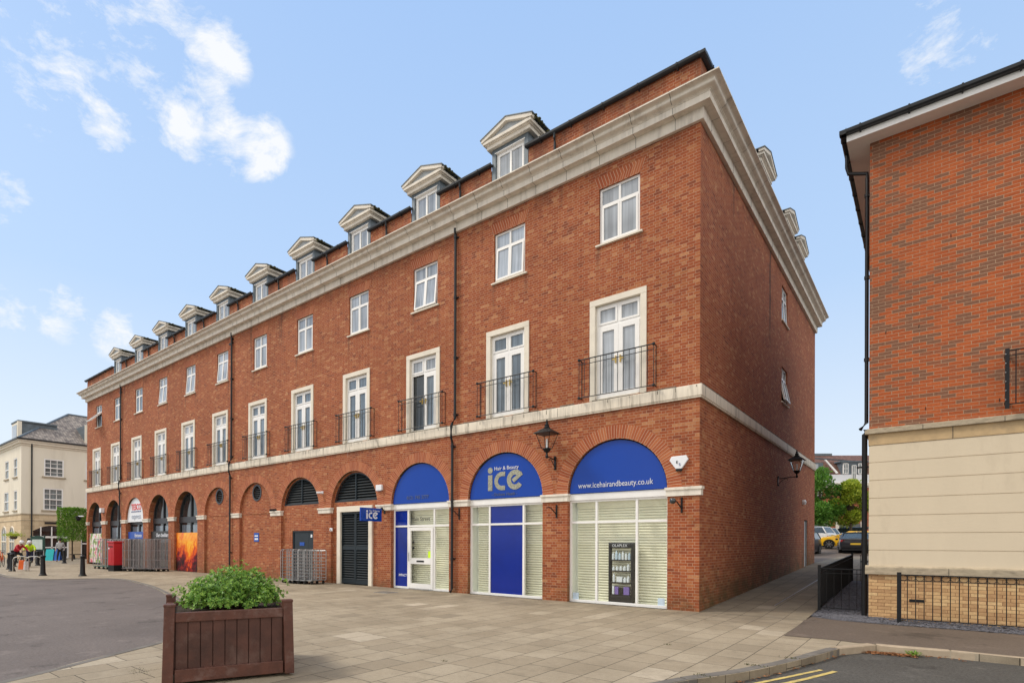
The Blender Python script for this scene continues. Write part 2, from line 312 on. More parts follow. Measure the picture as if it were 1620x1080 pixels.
leaf('leaf_shrub', (0.05, 0.13, 0.02), (0.17, 0.36, 0.045), (0.45, 0.64, 0.13))
leaf('leaf_dark', (0.05, 0.15, 0.02), (0.12, 0.30, 0.04), (0.25, 0.46, 0.07))
leaf('leaf_lime', (0.16, 0.26, 0.02), (0.36, 0.48, 0.04), (0.62, 0.64, 0.08))
leaf('leaf_hedge', (0.05, 0.14, 0.015), (0.14, 0.32, 0.03), (0.30, 0.50, 0.06))
# ground surfaces
def paving(name, tone=1.0):
    m, t, b = newmat(name); uv = t.new('ShaderNodeTexCoord').outputs['UV']; s = t.sep(uv)
    r1, mask, r2 = course(t, s[1], t.m('ADD', s[0], 0.38), 0.62, 0.42, 0.011, False, rowrand=True)
    k = tone
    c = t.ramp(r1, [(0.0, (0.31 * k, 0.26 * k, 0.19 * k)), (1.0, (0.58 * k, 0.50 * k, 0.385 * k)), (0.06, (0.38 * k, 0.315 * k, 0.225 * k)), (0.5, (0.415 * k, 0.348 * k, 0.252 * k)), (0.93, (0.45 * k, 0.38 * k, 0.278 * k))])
    fine = t.noise(uv, 90.0, 5.0, 0.75); c = t.mix(t.mr(fine, 0.3, 0.7), t.mix(1.0, c, (0.70, 0.70, 0.70), 'MULTIPLY'), t.mix(1.0, c, (1.22, 1.22, 1.22), 'MULTIPLY'))
    mid = t.noise(uv, 17.0, 6.0, 0.75); c = t.mix(t.mr(mid, 0.35, 0.7, 0.0, 0.45), c, t.mix(1.0, c, (0.62, 0.60, 0.56), 'MULTIPLY'))
    big = t.noise(uv, 0.55, 7.0, 0.65); c = t.mix(t.m('MULTIPLY', t.mr(big, 0.42, 0.72), 0.55), c, t.mix(1.0, c, (0.55, 0.53, 0.50), 'MULTIPLY'))
    wet = t.mr(t.noise(uv, 2.3, 5.0, 0.7), 0.62, 0.72); c = t.mix(t.m('MULTIPLY', wet, 0.35), c, (0.13, 0.11, 0.08))
    vs = t.new('ShaderNodeTexVoronoi'); t.put(vs.inputs['Vector'], uv); vs.inputs['Scale'].default_value = 3.1; vs.inputs['Randomness'].default_value = 1.0
    gum = t.m('MULTIPLY', t.mr(vs.outputs['Distance'], 0.075, 0.055), t.m('GREATER_THAN', t.white(vs.outputs['Position']), 0.45)); c = t.mix(t.m('MULTIPLY', gum, 0.5), c, (0.12, 0.105, 0.085))
    oil = t.mr(t.noise(t.vm('ADD', uv, (31.0, 4.0, 0.0)), 0.9, 7.0, 0.7), 0.60, 0.70); c = t.mix(t.m('MULTIPLY', oil, 0.45), c, (0.15, 0.125, 0.095))
    # patchy band, darker towards the wall foot
    c = t.mix(t.m('MULTIPLY', t.m('MULTIPLY', t.mr(s[1], -2.6, -0.6), t.mr(t.noise(uv, 1.1, 5.0, 0.6), 0.3, 0.6)), 0.55), c, (0.15, 0.12, 0.085))
    jn = t.m('MULTIPLY', mask, t.mr(t.noise(uv, 6.0, 3.0), 0.3, 0.55, 0.6, 1.0))
    c = t.mix(jn, c, (0.035, 0.028, 0.018)); edge = t.m('MULTIPLY', t.mr(t.noise(uv, 4.0, 4.0), 0.45, 0.65), t.mr(r2, 0.3, 0.9)); c = t.mix(t.m('MULTIPLY', edge, 0.22), c, (0.14, 0.115, 0.08))
    t.put(b.inputs['Base Color'], c); b.inputs['Roughness'].default_value = 0.82; b.inputs['Specular IOR Level'].default_value = 0.3
    bn = t.new('ShaderNodeBump'); bn.inputs['Strength'].default_value = 0.4; bn.inputs['Distance'].default_value = 0.006
    t.put(bn.inputs['Height'], t.m('ADD', t.m('ADD', t.m('SUBTRACT', 1.0, mask), t.m('MULTIPLY', fine, 0.4)), t.m('MULTIPLY', r2, 0.5))); t.put(b.inputs['Normal'], bn.outputs[0])
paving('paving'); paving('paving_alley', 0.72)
def asphalt(name, a, c2, patch=0.4, tint=None):
    m, t, b = newmat(name); uv = t.new('ShaderNodeTexCoord').outputs['UV']
    vo = t.new('ShaderNodeTexVoronoi'); t.put(vo.inputs['Vector'], uv); vo.inputs['Scale'].default_value = 110
    f = t.mr(t.noise(uv, 130.0, 4.0, 0.8), 0.3, 0.7)
    c = t.mix(f, a, c2)
    g2 = t.mr(t.noise(uv, 24.0, 6.0, 0.8), 0.36, 0.64); c = t.mix(0.7, c, t.mix(g2, a, c2)); c = t.mix(t.m('MULTIPLY', t.mr(t.noise(uv, 60.0, 3.0, 0.6), 0.62, 0.72), 0.5), c, tuple(min(1, x * 1.7) for x in c2))
    c = t.mix(t.m('MULTIPLY', t.mr(vo.outputs['Distance'], 0.2, 0.0), 0.4), c, tuple(min(1, x * 1.9) for x in c2))
    c = t.mix(t.m('MULTIPLY', t.mr(t.noise(uv, 0.35, 7.0, 0.65), 0.4, 0.7), patch), c, tuple(x * 0.55 for x in a))
    c = t.mix(t.m('MULTIPLY', t.mr(t.noise(t.vm('ADD', uv, (5.0, 9.0, 0.0)), 0.8, 8.0, 0.72), 0.56, 0.62), 0.5), c, tuple(x * 0.5 for x in a))
    c = t.mix(t.m('MULTIPLY', t.mr(t.noise(uv, 1.6, 6.0, 0.7), 0.56, 0.70), 0.35), c, tuple(min(1, x * 1.5) for x in c2))
    t.put(b.inputs['Base Color'], c); b.inputs['Roughness'].default_value = 0.85; b.inputs['Specular IOR Level'].default_value = 0.35
    bn = t.new('ShaderNodeBump'); bn.inputs['Strength'].default_value = 0.5; bn.inputs['Distance'].default_value = 0.008
    t.put(bn.inputs['Height'], t.noise(uv, 120.0, 3.0, 0.7)); t.put(b.inputs['Normal'], bn.outputs[0])
asphalt('asphalt_red', (0.095, 0.080, 0.074), (0.225, 0.19, 0.172)); asphalt('asphalt_dark', (0.035, 0.033, 0.030), (0.15, 0.142, 0.128)); asphalt('asphalt_path', (0.085, 0.066, 0.052), (0.20, 0.155, 0.122), 0.25)
asphalt('slate_chips', (0.06, 0.06, 0.07), (0.22, 0.22, 0.25), 0.3)
asphalt('far_ground', (0.16, 0.15, 0.12), (0.22, 0.2, 0.17))
def fire():
    m, t, b = newmat('fire_poster'); s = t.sep(t.new('ShaderNodeTexCoord').outputs['UV'])
    wv = t.noise(t.comb(s[0], s[1]), 2.0, 2.0); v = t.comb(t.m('ADD', s[0], t.m('MULTIPLY', wv, 0.9)), t.m('ADD', t.m('MULTIPLY', s[1], 0.75), t.m('MULTIPLY', wv, 0.6)))
    n = t.noise(v, 3.6, 6.0, 0.6)
    up = t.mr(s[1], 0.5, 1.5)
    cx = t.mr(t.m('ABSOLUTE', t.m('ADD', s[0], 26.1)), 0.75, 0.05)
    f = t.m('ADD', t.m('MULTIPLY', n, 0.9), t.m('ADD', t.m('MULTIPLY', up, 0.32), t.m('MULTIPLY', cx, 0.16)))
    t.put(b.inputs['Base Color'], t.ramp(f, [(0.42, (0.02, 0.006, 0.008)), (0.98, (1.0, 0.55, 0.05)), (0.55, (0.25, 0.01, 0.02)), (0.64, (0.75, 0.08, 0.01)), (0.78, (0.95, 0.28, 0.01))]))
    b.inputs['Roughness'].default_value = 0.35
fire()
def flowers():
    m, t, b = newmat('flower_poster'); uv = t.new('ShaderNodeTexCoord').outputs['UV']
    n = t.noise(uv, 2.2, 3.0, 0.5); n2 = t.noise(t.vm('ADD', uv, (9.0, 3.0, 0.0)), 3.0, 3.0, 0.5)
    c = t.ramp(n, [(0.38, (0.10, 0.22, 0.03)), (0.66, (0.62, 0.03, 0.06)), (0.45, (0.42, 0.50, 0.08)), (0.5, (0.75, 0.72, 0.70)), (0.58, (0.80, 0.35, 0.40))])
    t.put(b.inputs['Base Color'], t.mix(t.mr(n2, 0.55, 0.6), c, (0.78, 0.78, 0.74))); b.inputs['Roughness'].default_value = 0.35
flowers()

# ------------------------------------------------------------------ mesh helpers
class MB:
    """collects faces; box-projected metric uv; several materials allowed"""
    def __init__(s, *mats): s.bm = bmesh.new(); s.mats = list(mats); s.uvl = s.bm.loops.layers.uv.new('UVMap'); s.own = set(); s.mi = 0
    def mat(s, name):
        if name not in s.mats: s.mats.append(name)
        s.mi = s.mats.index(name); return s
    def face(s, vs, uvs=None):
        try: f = s.bm.faces.new(vs)
        except ValueError: return None
        f.material_index = s.mi
        if uvs:
            for l, u in zip(f.loops, uvs): l[s.uvl].uv = u
            s.own.add(f)
        return f
    def quad(s, *pts, uvs=None): return s.face([s.bm.verts.new(p) for p in pts], uvs)
    def box(s, x0, x1, y0, y1, z0, z1, M=None):
        P = [(x, y, z) for z in (z0, z1) for y in (y0, y1) for x in (x0, x1)]
        if M: P = [M @ Vector(p) for p in P]
        v = [s.bm.verts.new(p) for p in P]
        for a in ((0, 2, 3, 1), (4, 5, 7, 6), (0, 1, 5, 4), (1, 3, 7, 5), (3, 2, 6, 7), (2, 0, 4, 6)): s.face([v[i] for i in a])
        return s
    def poly(s, pts, holes=()):
        loops = [[Vector(p) for p in pts]] + [[Vector(p) for p in h] for h in holes]
        tri = tessellate_polygon(loops); flat = [s.bm.verts.new(p) for l in loops for p in l]
        fs = [s.face([flat[i] for i in t]) for t in tri]
        return flat, [f for f in fs if f]
    def orient(s, n, faces):
        n = Vector(n)
        for f in faces:
            f.normal_update()
            if f.normal.dot(n) < 0: f.normal_flip()
    def prism(s, prof, a, b, close=True):
        """prof: list of 3D points (closed outline) at a; extruded by vector b-a"""
        d = Vector(b) - Vector(a); n = len(prof)
        A = [s.bm.verts.new(Vector(p)) for p in prof]; B = [s.bm.verts.new(Vector(p) + d) for p in prof]
        for i in range(n): s.face([A[i], A[(i + 1) % n], B[(i + 1) % n], B[i]])
        if close: s.face(A[::-1]); s.face(B)
        return s
    def tube(s, pts, r, n=8, cap=True):
        pts = [Vector(p) for p in pts]; rings = []
        rr = r if isinstance(r, (list, tuple)) else [r] * len(pts)
        up = Vector((0, 0, 1))
        for i, p in enumerate(pts):
            d = (pts[min(i + 1, len(pts) - 1)] - pts[max(i - 1, 0)])
            if d.length < 1e-9: d = Vector((0, 0, 1))
            d.normalize()
            a = d.cross(up)
            if a.length < 0.05: a = d.cross(Vector((1, 0, 0)))
            a.normalize(); b = a.cross(d)
            rings.append([s.bm.verts.new(p + (a * math.cos(2 * math.pi * k / n) + b * math.sin(2 * math.pi * k / n)) * rr[i]) for k in range(n)])
        for i in range(len(rings) - 1):
            for k in range(n): s.face([rings[i][k], rings[i][(k + 1) % n], rings[i + 1][(k + 1) % n], rings[i + 1][k]])
        if cap: s.face(rings[0][::-1]); s.face(rings[-1])
        return s
    def lathe(s, c, prof, n=16, ax='z'):
        rings = []
        for r, h in prof:
            ring = []
            for k in range(n):
                a = 2 * math.pi * k / n
                q = (r * math.cos(a), r * math.sin(a), h) if ax == 'z' else ((h, r * math.cos(a), r * math.sin(a)) if ax == 'x' else (r * math.cos(a), h, r * math.sin(a)))
                ring.append(s.bm.verts.new(Vector(c) + Vector(q)))
            rings.append(ring)
        for i in range(len(rings) - 1):
            for k in range(n): s.face([rings[i][k], rings[i][(k + 1) % n], rings[i + 1][(k + 1) % n], rings[i + 1][k]])
        s.face(rings[0][::-1]); s.face(rings[-1]); return s
    def sphere(s, c, r, n=10, sq=(1, 1, 1)):
        m = n // 2 + 1
        return s.lathe_xyz(c, [(math.sin(math.pi * i / m) * r, -math.cos(math.pi * i / m) * r) for i in range(1, m)], n, sq)
    def lathe_xyz(s, c, prof, n, sq):
        rings = [[s.bm.verts.new(Vector(c) + Vector((q * math.cos(2 * math.pi * k / n) * sq[0], q * math.sin(2 * math.pi * k / n) * sq[1], h * sq[2]))) for k in range(n)] for q, h in prof]
        for i in range(len(rings) - 1):
            for k in range(n): s.face([rings[i][k], rings[i][(k + 1) % n], rings[i + 1][(k + 1) % n], rings[i + 1][k]])
        s.face(rings[0][::-1]); s.face(rings[-1]); return s
    def build(s, name, mat=None, parent=None, smooth=False, bevel=0, loc=None, rot=None, fixn=True, kind=None, label=None, cat=None, group=None):
        bm = s.bm
        if fixn: bmesh.ops.recalc_face_normals(bm, faces=bm.faces[:])
        for f in bm.faces:
            f.smooth = smooth
            if f in s.own: continue
            f.normal_update(); n = f.normal; ax = max(range(3), key=lambda i: abs(n[i]))
            for l in f.loops:
                c = l.vert.co; l[s.uvl].uv = ((c.y, c.z) if ax == 0 else (c.x, c.z) if ax == 1 else (c.x, c.y))
        me = bpy.data.meshes.new(name); bm.to_mesh(me); bm.free()
        for k in (s.mats or [mat]): me.materials.append(MAT[k])
        o = bpy.data.objects.new(name, me); COL.objects.link(o)
        if parent: o.parent = parent
        if loc is not None: o.location = loc
        if rot is not None: o.rotation_euler = rot
        if bevel:
            b = o.modifiers.new('bevel', 'BEVEL'); b.width = bevel; b.segments = 2; b.limit_method = 'ANGLE'; b.angle_limit = R(40)
        if smooth:
            try: me.set_sharp_from_angle(angle=R(40))
            except Exception: pass
        tag(o, label, cat, group, kind); return o
def tag(o, label=None, cat=None, group=None, kind=None):
    for k, v in (('label', label), ('category', cat), ('group', group), ('kind', kind)):
        if v: o[k] = v
    return o
def empty(name, loc=(0, 0, 0), rz=0, label=None, cat=None, group=None, parent=None):
    o = bpy.data.objects.new(name, None); o.empty_display_size = 0.2; COL.objects.link(o); o.location = loc; o.rotation_euler = (0, 0, rz)
    if parent: o.parent = parent
    return tag(o, label, cat, group)
def copy_tree(o, parent=None):
    kids = [c for c in o.children]
    c = o.copy(); COL.objects.link(c); c.parent = parent
    for k in kids: copy_tree(k, c)
    return c
def text(body, mat, parent, loc, size, rot=(R(90), 0, 0), name='lettering', ext=0.004, align='LEFT', sx=1.0, bold=0.0):
    cu = bpy.data.curves.new(name, 'FONT'); cu.body = body; cu.size = size; cu.extrude = ext; cu.align_x = align; cu.offset = bold
    cu.resolution_u = 3
    tmp = bpy.data.objects.new('t', cu); me = bpy.data.meshes.new_from_object(tmp); bpy.data.objects.remove(tmp); bpy.data.curves.remove(cu)
    me.materials.clear(); me.materials.append(MAT[mat])
    o = bpy.data.objects.new(name, me); COL.objects.link(o); o.location = loc; o.rotation_euler = rot; o.scale = (sx, 1, 1)
    if parent: o.parent = parent
    return o
def sph(pts): return pts

# ------------------------------------------------------------------ ground
def T(y):        # the ground climbs behind the block
    if y <= 0: return 0.0
    if y < 17: return 0.041 * y
    if y < 28: return 0.70 + 0.0145 * (y - 17)
    if y < 34: return 0.86 + 0.06 * (y - 28)
    if y < 42: return 1.22 + 0.035 * (y - 34)
    return 1.5
g = MB()
xs = [-900, -300, -110, -42, -41.0, -20, -1, 6, 20, 300, 900]; ys = [-900, -200, -60, -20, 0, 8, 17, 28, 34, 42, 60, 300, 1200]
def gz(x, y):
    k = max(0.0, min(1.0, (x + 41.0) / 21.0))
    return -0.16 + T(y) * k - (0.0 if k > 0 else 0.0)
gv = [[g.bm.verts.new((x, y, gz(x, y))) for x in xs] for y in ys]
for j in range(len(ys) - 1):
    for i in range(len(xs) - 1): g.face([gv[j][i], gv[j][i + 1], gv[j + 1][i + 1], gv[j + 1][i]])
g.build('ground', 'far_ground', kind='structure')
def sheet(name, pts, z, mat, kind='structure', skirt=0.0, **k):
    b = MB(); f, fs = b.poly([(x, y, z) for x, y in pts]); b.orient((0, 0, 1), fs)
    if skirt:
        n = len(pts)
        for i in range(n):
            a, c = pts[i], pts[(i + 1) % n]; b.quad((*a, z), (*c, z), (*c, z - skirt), (*a, z - skirt))
    return b.build(name, mat, kind=kind, fixn=False, **k)
def smooth_line(pts, n=5):
    out = []
    P = [Vector((*p, 0)) for p in pts]
    for i in range(len(P) - 1):
        p0 = P[max(i - 1, 0)]; p1 = P[i]; p2 = P[i + 1]; p3 = P[min(i + 2, len(P) - 1)]
        for k in range(n):
            t = k / n
            q = 0.5 * ((2 * p1) + (p2 - p0) * t + (2 * p0 - 5 * p1 + 4 * p2 - p3) * t * t + (3 * p1 - p0 - 3 * p2 + p3) * t ** 3)
            out.append((q.x, q.y))
    out.append(pts[-1]); return out
KR = smooth_line([(0.9, -22), (1.0, -13), (1.25, -9.3), (1.84, -7.09), (2.12, -6.44), (2.44, -5.65), (2.78, -4.45), (3.02, -3.42), (3.16, -2.86), (3.42, -2.54), (4.3, -2.42), (5.2, -2.45), (9, -2.5), (40, -2.5)])
KL = smooth_line([(-3.0, -22), (-3.45, -14), (-4.02, -12.0), (-4.62, -11.0), (-5.5, -9.6), (-7.9, -8.1), (-11, -6.95), (-13.95, -6.12), (-17, -5.35), (-19.5, -4.9), (-21.6, -4.6), (-22.9, -4.75), (-23.6, -5.6), (-24.3, -6.75), (-26.5, -7.3), (-29.8, -7.15), (-36, -6.6), (-50, -6.5), (-60, -6.5)])
pave = KR[:] + [(40, 0), (-41.75, 0.02), (-41.75, 14), (-90, 14), (-90, -6.5)] + KL[::-1]
pv = sheet('pavement', pave, 0.0, 'paving', skirt=0.15)
# gently climbing alley floor
b = MB()
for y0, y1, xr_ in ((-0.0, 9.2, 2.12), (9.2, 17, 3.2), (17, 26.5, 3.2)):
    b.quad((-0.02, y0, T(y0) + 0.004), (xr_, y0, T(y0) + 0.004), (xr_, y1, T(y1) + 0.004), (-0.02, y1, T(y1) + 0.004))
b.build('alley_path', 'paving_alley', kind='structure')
sheet('road_front', [(0.9, -22), *KR, (40, -22)], -0.105, 'asphalt_dark')
sheet('road_square', [*KL, (-60, -40), (-3.0, -40)], -0.022, 'asphalt_red')
b = MB()
for y0, y1 in ((26.5, 28), (28, 34), (34, 42), (42, 80)): b.quad((-30, y0, T(y0) + 0.004), (30, y0, T(y0) + 0.004), (30, y1, T(y1) + 0.004), (-30, y1, T(y1) + 0.004))
b.quad((-30, 17.3, T(17.3) + .002), (-0.02, 17.3, T(17.3) + .002), (-0.02, 26.5, T(26.5) + .002), (-30, 26.5, T(26.5) + .002))
b.build('car_park', 'asphalt_path', kind='structure')
def kerb(name, line, wd, z0, z1, mat, inward, joint=0.9, i0=0, i1=None):
    """kerb stones following a line, each a short bevelled block"""
    b = MB(); L = [Vector((*p, 0)) for p in line][i0:i1]
    # resample
    cum = [0]
    for a, c in zip(L, L[1:]): cum.append(cum[-1] + (c - a).length)
    def at(s):
        for i in range(len(cum) - 1):
            if cum[i + 1] >= s: t = (s - cum[i]) / max(1e-9, cum[i + 1] - cum[i]); return L[i].lerp(L[i + 1], t)
        return L[-1]
    s = 0
    while s < min(cum[-1], 60) - 0.05:
        e = min(s + joint, cum[-1]); a = at(s + 0.006); c = at(e - 0.006); d = (c - a)
        if d.length < 0.02: break
        n = Vector((-d.y, d.x, 0)).normalized() * inward * wd
        jz = rnd.uniform(-0.004, 0.004); t1 = z1 + jz
        q = [a, c, c + n, a + n]; ins = n.normalized() * 0.015
        lo = [b.bm.verts.new((p.x, p.y, z0)) for p in q]
        md = [b.bm.verts.new((p.x, p.y, t1 - 0.015)) for p in q]
        hi = [b.bm.verts.new((p.x, p.y, t1)) for p in (a + ins, c + ins, c + n, a + n)]
        for k in range(4):
            b.face([lo[k], lo[(k + 1) % 4], md[(k + 1) % 4], md[k]]); b.face([md[k], md[(k + 1) % 4], hi[(k + 1) % 4], hi[k]])
        b.face(hi); s = e
    return b.build(name, mat, kind='structure')
kd = [i for i, p in enumerate(KR) if p[1] > -3.4][0]
kerb('kerb_front', KR, 0.13, -0.15, 0.006, 'kerb_dark', 1, i1=kd + 1)
kerb('kerb_path', KR, 0.13, -0.15, 0.008, 'kerb_pale', 1, i0=kd)
kerb('kerb_square', KL, 0.13, -0.12, 0.005, 'kerb_dark', -1)
sheet('footpath', [(2.17, -2.48), (2.13, -0.48), (2.05, .95), (2.6, .62), (3.2, 0.38), (12, 0.62), (40, 0.62), (40, -2.38), (9, -2.38), (5.2, -2.33), (4.3, -2.30), (3.49, -2.43), (3.2, -2.5), (2.9, -2.42)], 0.006, 'asphalt_path')
sheet('drain_strip', [(1.20, 1.3), (1.26, 1.3), (0.42, 16), (0.36, 16)], 0.0, 'kerb_pale') if False else None
b = MB()
for y0, y1 in ((1.9, 8), (8, 16.8)): b.quad((1.19, y0, T(y0) + .009), (1.215, y0, T(y0) + .009), (1.215, y1, T(y1) + .009), (1.19, y1, T(y1) + .009))
b.build('channel_line', 'galvanised', kind='structure')
# double yellow lines, worn edges
def yline(name, pts, wd):
    b = MB(); P = [Vector((*p, 0)) for p in smooth_line(pts, 8)]
    prev = None; r = random.Random(3)
    for i, p in enumerate(P):
        d = (P[min(i + 1, len(P) - 1)] - P[max(i - 1, 0)]).normalized(); n = Vector((-d.y, d.x, 0)) * wd / 2
        j = r.uniform(0.86, 1.08); cur = (p - n * j, p + n * r.uniform(0.86, 1.08))
        if prev: b.quad((*prev[0].xy, -0.1), (*cur[0].xy, -0.1), (*cur[1].xy, -0.1), (*prev[1].xy, -0.1))
        prev = cur
    return b.build(name, 'yellow_line', kind='structure')
yline('road_marking', [(1.25, -12), (1.62, -8.6), (2.05, -7.2), (2.48, -6.02), (2.78, -5.2), (2.985, -4.62)], 0.055)
yline('road_marking', [(1.45, -12), (1.82, -8.6), (2.25, -7.2), (2.67, -6.02), (2.94, -5.25), (3.14, -4.60)], 0.065)
# slate chippings: bed plus loose chips on top
sheet('gravel_bed', [(3.11, 1.27), (12, 1.27), (12, 0.58), (3.2, 0.35), (2.6, .45), (2.12, .75), (2.12, 1.27)], 0.012, 'slate_chips')
b = MB(); b.quad((2.12, 1.2, T(1.2) - .02), (3.11, 1.2, T(1.2) - .02), (3.11, 9.2, T(9.2)), (2.12, 9.2, T(9.2))); b.build('gravel_bed', 'slate_chips', kind='structure')
b = MB(); r = random.Random(5)
for _ in range(4200):
    if r.random() < 0.6: x, y = (r.uniform(2.1, 3.3) if r.random() < .4 else r.uniform(3.1, 7.5)), r.uniform(0.36, 1.24); 
    else: x, y = r.uniform(2.18, 3.1), r.uniform(0.8, 8.5)
    if x < 3.2 and y < .82 - (x - 2.1) * 0.42: continue
    if x > 3.1 and y > 1.24: continue
    a = r.uniform(0, 6.3); l = r.uniform(0.012, 0.034); z = max(0.014, T(y) - .012)
    M = Matrix.Translation((x, y, z)) @ Matrix.Rotation(a, 4, 'Z') @ Matrix.Rotation(r.uniform(-.5, .5), 4, 'X')
    b.box(-l, l, -l * .6, l * .6, 0, 0.012, M)
b.build('slate_chippings', 'slate_chips', kind='stuff')
# dead leaves and grit in the gutter by the corner kerb
b = MB(); r = random.Random(9)
for _ in range(650):
    t = r.random(); x = 3.32 + t * 0.62 + r.gauss(0, .03); y = -2.62 - abs(r.gauss(0, 0.075)) - (0.06 if t < .3 else 0)
    if r.random() < .22: x, y = r.uniform(2.2, 4.6), -99
    if y < -90:
        k = min(KR, key=lambda q: abs(q[0] - x)); y = k[1] - r.uniform(0.03, 0.25)
    a = r.uniform(0, 6.3); l = r.uniform(0.012, 0.030)
    M = Matrix.Translation((x, y, -0.098 + 0.02 * r.random())) @ Matrix.Rotation(a, 4, 'Z') @ Matrix.Rotation(r.uniform(-.6, .6), 4, 'X')
    p = [M @ Vector(q) for q in ((-l, 0, 0), (0, -l * .5, .004), (l, 0, 0), (0, l * .5, .006))]; b.quad(*p)
b.build('leaf_litter', 'leaf_litter', kind='stuff')

wd = empty('weed', (3.93, -2.62, -0.10), label='small green weed sprouting from the gutter among fallen leaves', cat='weed')
b = MB(); r = random.Random(31)
for _ in range(90):
    a, q = r.uniform(0, 6.3), r.uniform(0, .07); l = r.uniform(.03, .06); p = Vector((q * math.cos(a) * 1.6, q * math.sin(a), r.uniform(0, .05))); d = Vector((math.cos(a), math.sin(a), r.uniform(.4, 1.6))).normalized(); s_ = d.cross(Vector((0, 0, 1))).normalized() * l * .22
    b.face([b.bm.verts.new(z) for z in (p, p + d * l * .5 + s_, p + d * l, p + d * l * .5 - s_)])
b.build('foliage', 'leaf_shrub', wd, fixn=False)
b = MB(); r = random.Random(33)      # moss and grass tufts in the paving joints near the kerb
for cx_, cy_, n_, rr_ in ((2.35, -5.45, 40, .07), (2.0, -6.5, 40, .08), (2.62, -4.6, 30, .05), (-3.6, -9.9, 60, .12), (-3.3, -10.8, 60, .12), (.95, -4.7, 20, .03), (-.9, -7.9, 14, .03)):
    for _ in range(n_):
        p = Vector((cx_ + r.gauss(0, rr_), cy_ + r.gauss(0, rr_ * .5), 0.004)); d = Vector((r.gauss(0, .5), r.gauss(0, .5), 1)).normalized(); l = r.uniform(.012, .03); s_ = Vector((.005, 0, 0)); b.face([b.bm.verts.new(z) for z in (p - s_, p + s_, p + d * l)])
b.build('moss_tufts', 'moss', kind='stuff')

mc = empty('manhole_cover', (-9.2, -1.35, 0.001), R(0), label='small rectangular metal cover set in the paving before the salon windows', cat='manhole cover')
b = MB(); b.box(-.30, .30, -.22, .22, -.02, .004); b.build('cover', 'kerb_dark', mc)
b = MB()
for a in ((-.32, -.30, -.24, .24), (.30, .32, -.24, .24), (-.30, .30, -.24, -.22), (-.30, .30, .22, .24)): b.box(*a, -.02, .006)
b.build('rim', 'galvanised', mc)

# ------------------------------------------------------------------ main apartment block
XL, YB = -41.75, 17.1
ZS0, ZS1 = 4.99, 5.30           # string course
bld = empty('apartment_building', (0, 0, 0), label='long four storey red brick block with arched ground floor, white string course and stone cornice', cat='building')
P = bld
WX = [-2.0 - 3.402 * i for i in range(12)]      # top floor windows
SX = [-2.03 - 3.430 * i for i in range(12)]     # french windows
AX = [-2.09 - 3.462 * i for i in range(12)]     # ground floor arches
HA, ZSP = 1.35, 2.92
AX[0] = -2.095; AX[1] = -5.585; AX[2] = -9.06
def arch_pts(xc, r, z0, zs, y=0.0, n=28):
    pts = [(xc - r, y, z0)]
    pts += [(xc - r * math.cos(math.pi * k / n), y, zs + r * math.sin(math.pi * k / n)) for k in range(n + 1)]
    pts += [(xc + r, y, z0)]
    return pts
def reveal(b, loop, d, closed=True):
    """sides of an opening running back by vector d"""
    d = Vector(d); n = len(loop)
    for i in range(n if closed else n - 1):
        a, c = Vector(loop[i]), Vector(loop[(i + 1) % n])
        if (c - a).length < 1e-6: continue
        run = a.x + a.z; L = (c - a).length
        b.face([b.bm.verts.new(q) for q in (a, c, c + d, a + d)], [(0.1 + 0.0, a.z) if abs(c.z - a.z) > abs(c.x - a.x) + abs(c.y - a.y) else (0.1, run), (0.1, c.z) if abs(c.z - a.z) > abs(c.x - a.x) + abs(c.y - a.y) else (0.1, run + L), (0.1 + d.length, c.z) if abs(c.z - a.z) > abs(c.x - a.x) + abs(c.y - a.y) else (0.1 + d.length, run + L), (0.1 + d.length, a.z) if abs(c.z - a.z) > abs(c.x - a.x) + abs(c.y - a.y) else (0.1 + d.length, run)])
wall = MB()
# front: arcade strip below the string course
G = -0.15
line = [(XL, 0, G)]
for i in reversed(range(12)): line += [p for p in arch_pts(AX[i], HA, G, ZSP)]
line += [(0, 0, G), (0, 0, ZS1), (XL, 0, ZS1)]
_, fs = wall.poly(line); wall.orient((0, -1, 0), fs)
rect = lambda x0, x1, z0, z1: [(x0, 0, z0), (x1, 0, z0), (x1, 0, z1), (x0, 0, z1)]
for i in range(12):        # upper walls bay by bay, from string course to eaves
    xr = 0.0 if i == 0 else (WX[i - 1] + WX[i]) / 2; xl = XL if i == 11 else (WX[i] + WX[i + 1]) / 2
    h1 = rect(WX[i] - 0.55, WX[i] + 0.55, 9.35, 10.82); h2 = rect(SX[i] - 0.66, SX[i] + 0.66, 5.33, 7.84)
    holes = [h1, h2]
    if 1 <= i <= 10: holes.append(rect(WX[i] - 0.66, WX[i] + 0.66, 12.0, 12.899))
    else: pass
    top = 12.90
    if 1 <= i <= 10:   # dormer breaks through the parapet
        pts = [(xl, 0, ZS1), (xr, 0, ZS1), (xr, 0, top), (WX[i] + 0.66, 0, top), (WX[i] + 0.66, 0, 12.0), (WX[i] - 0.66, 0, 12.0), (WX[i] - 0.66, 0, top), (xl, 0, top)]; holes = holes[:2]
    else: pts = rect(xl, xr, ZS1, top)
    _, fs = wall.poly(pts, holes); wall.orient((0, -1, 0), fs)
    reveal(wall, h1, (0, 0.16, 0)); reveal(wall, h2, (0, 0.2, 0))
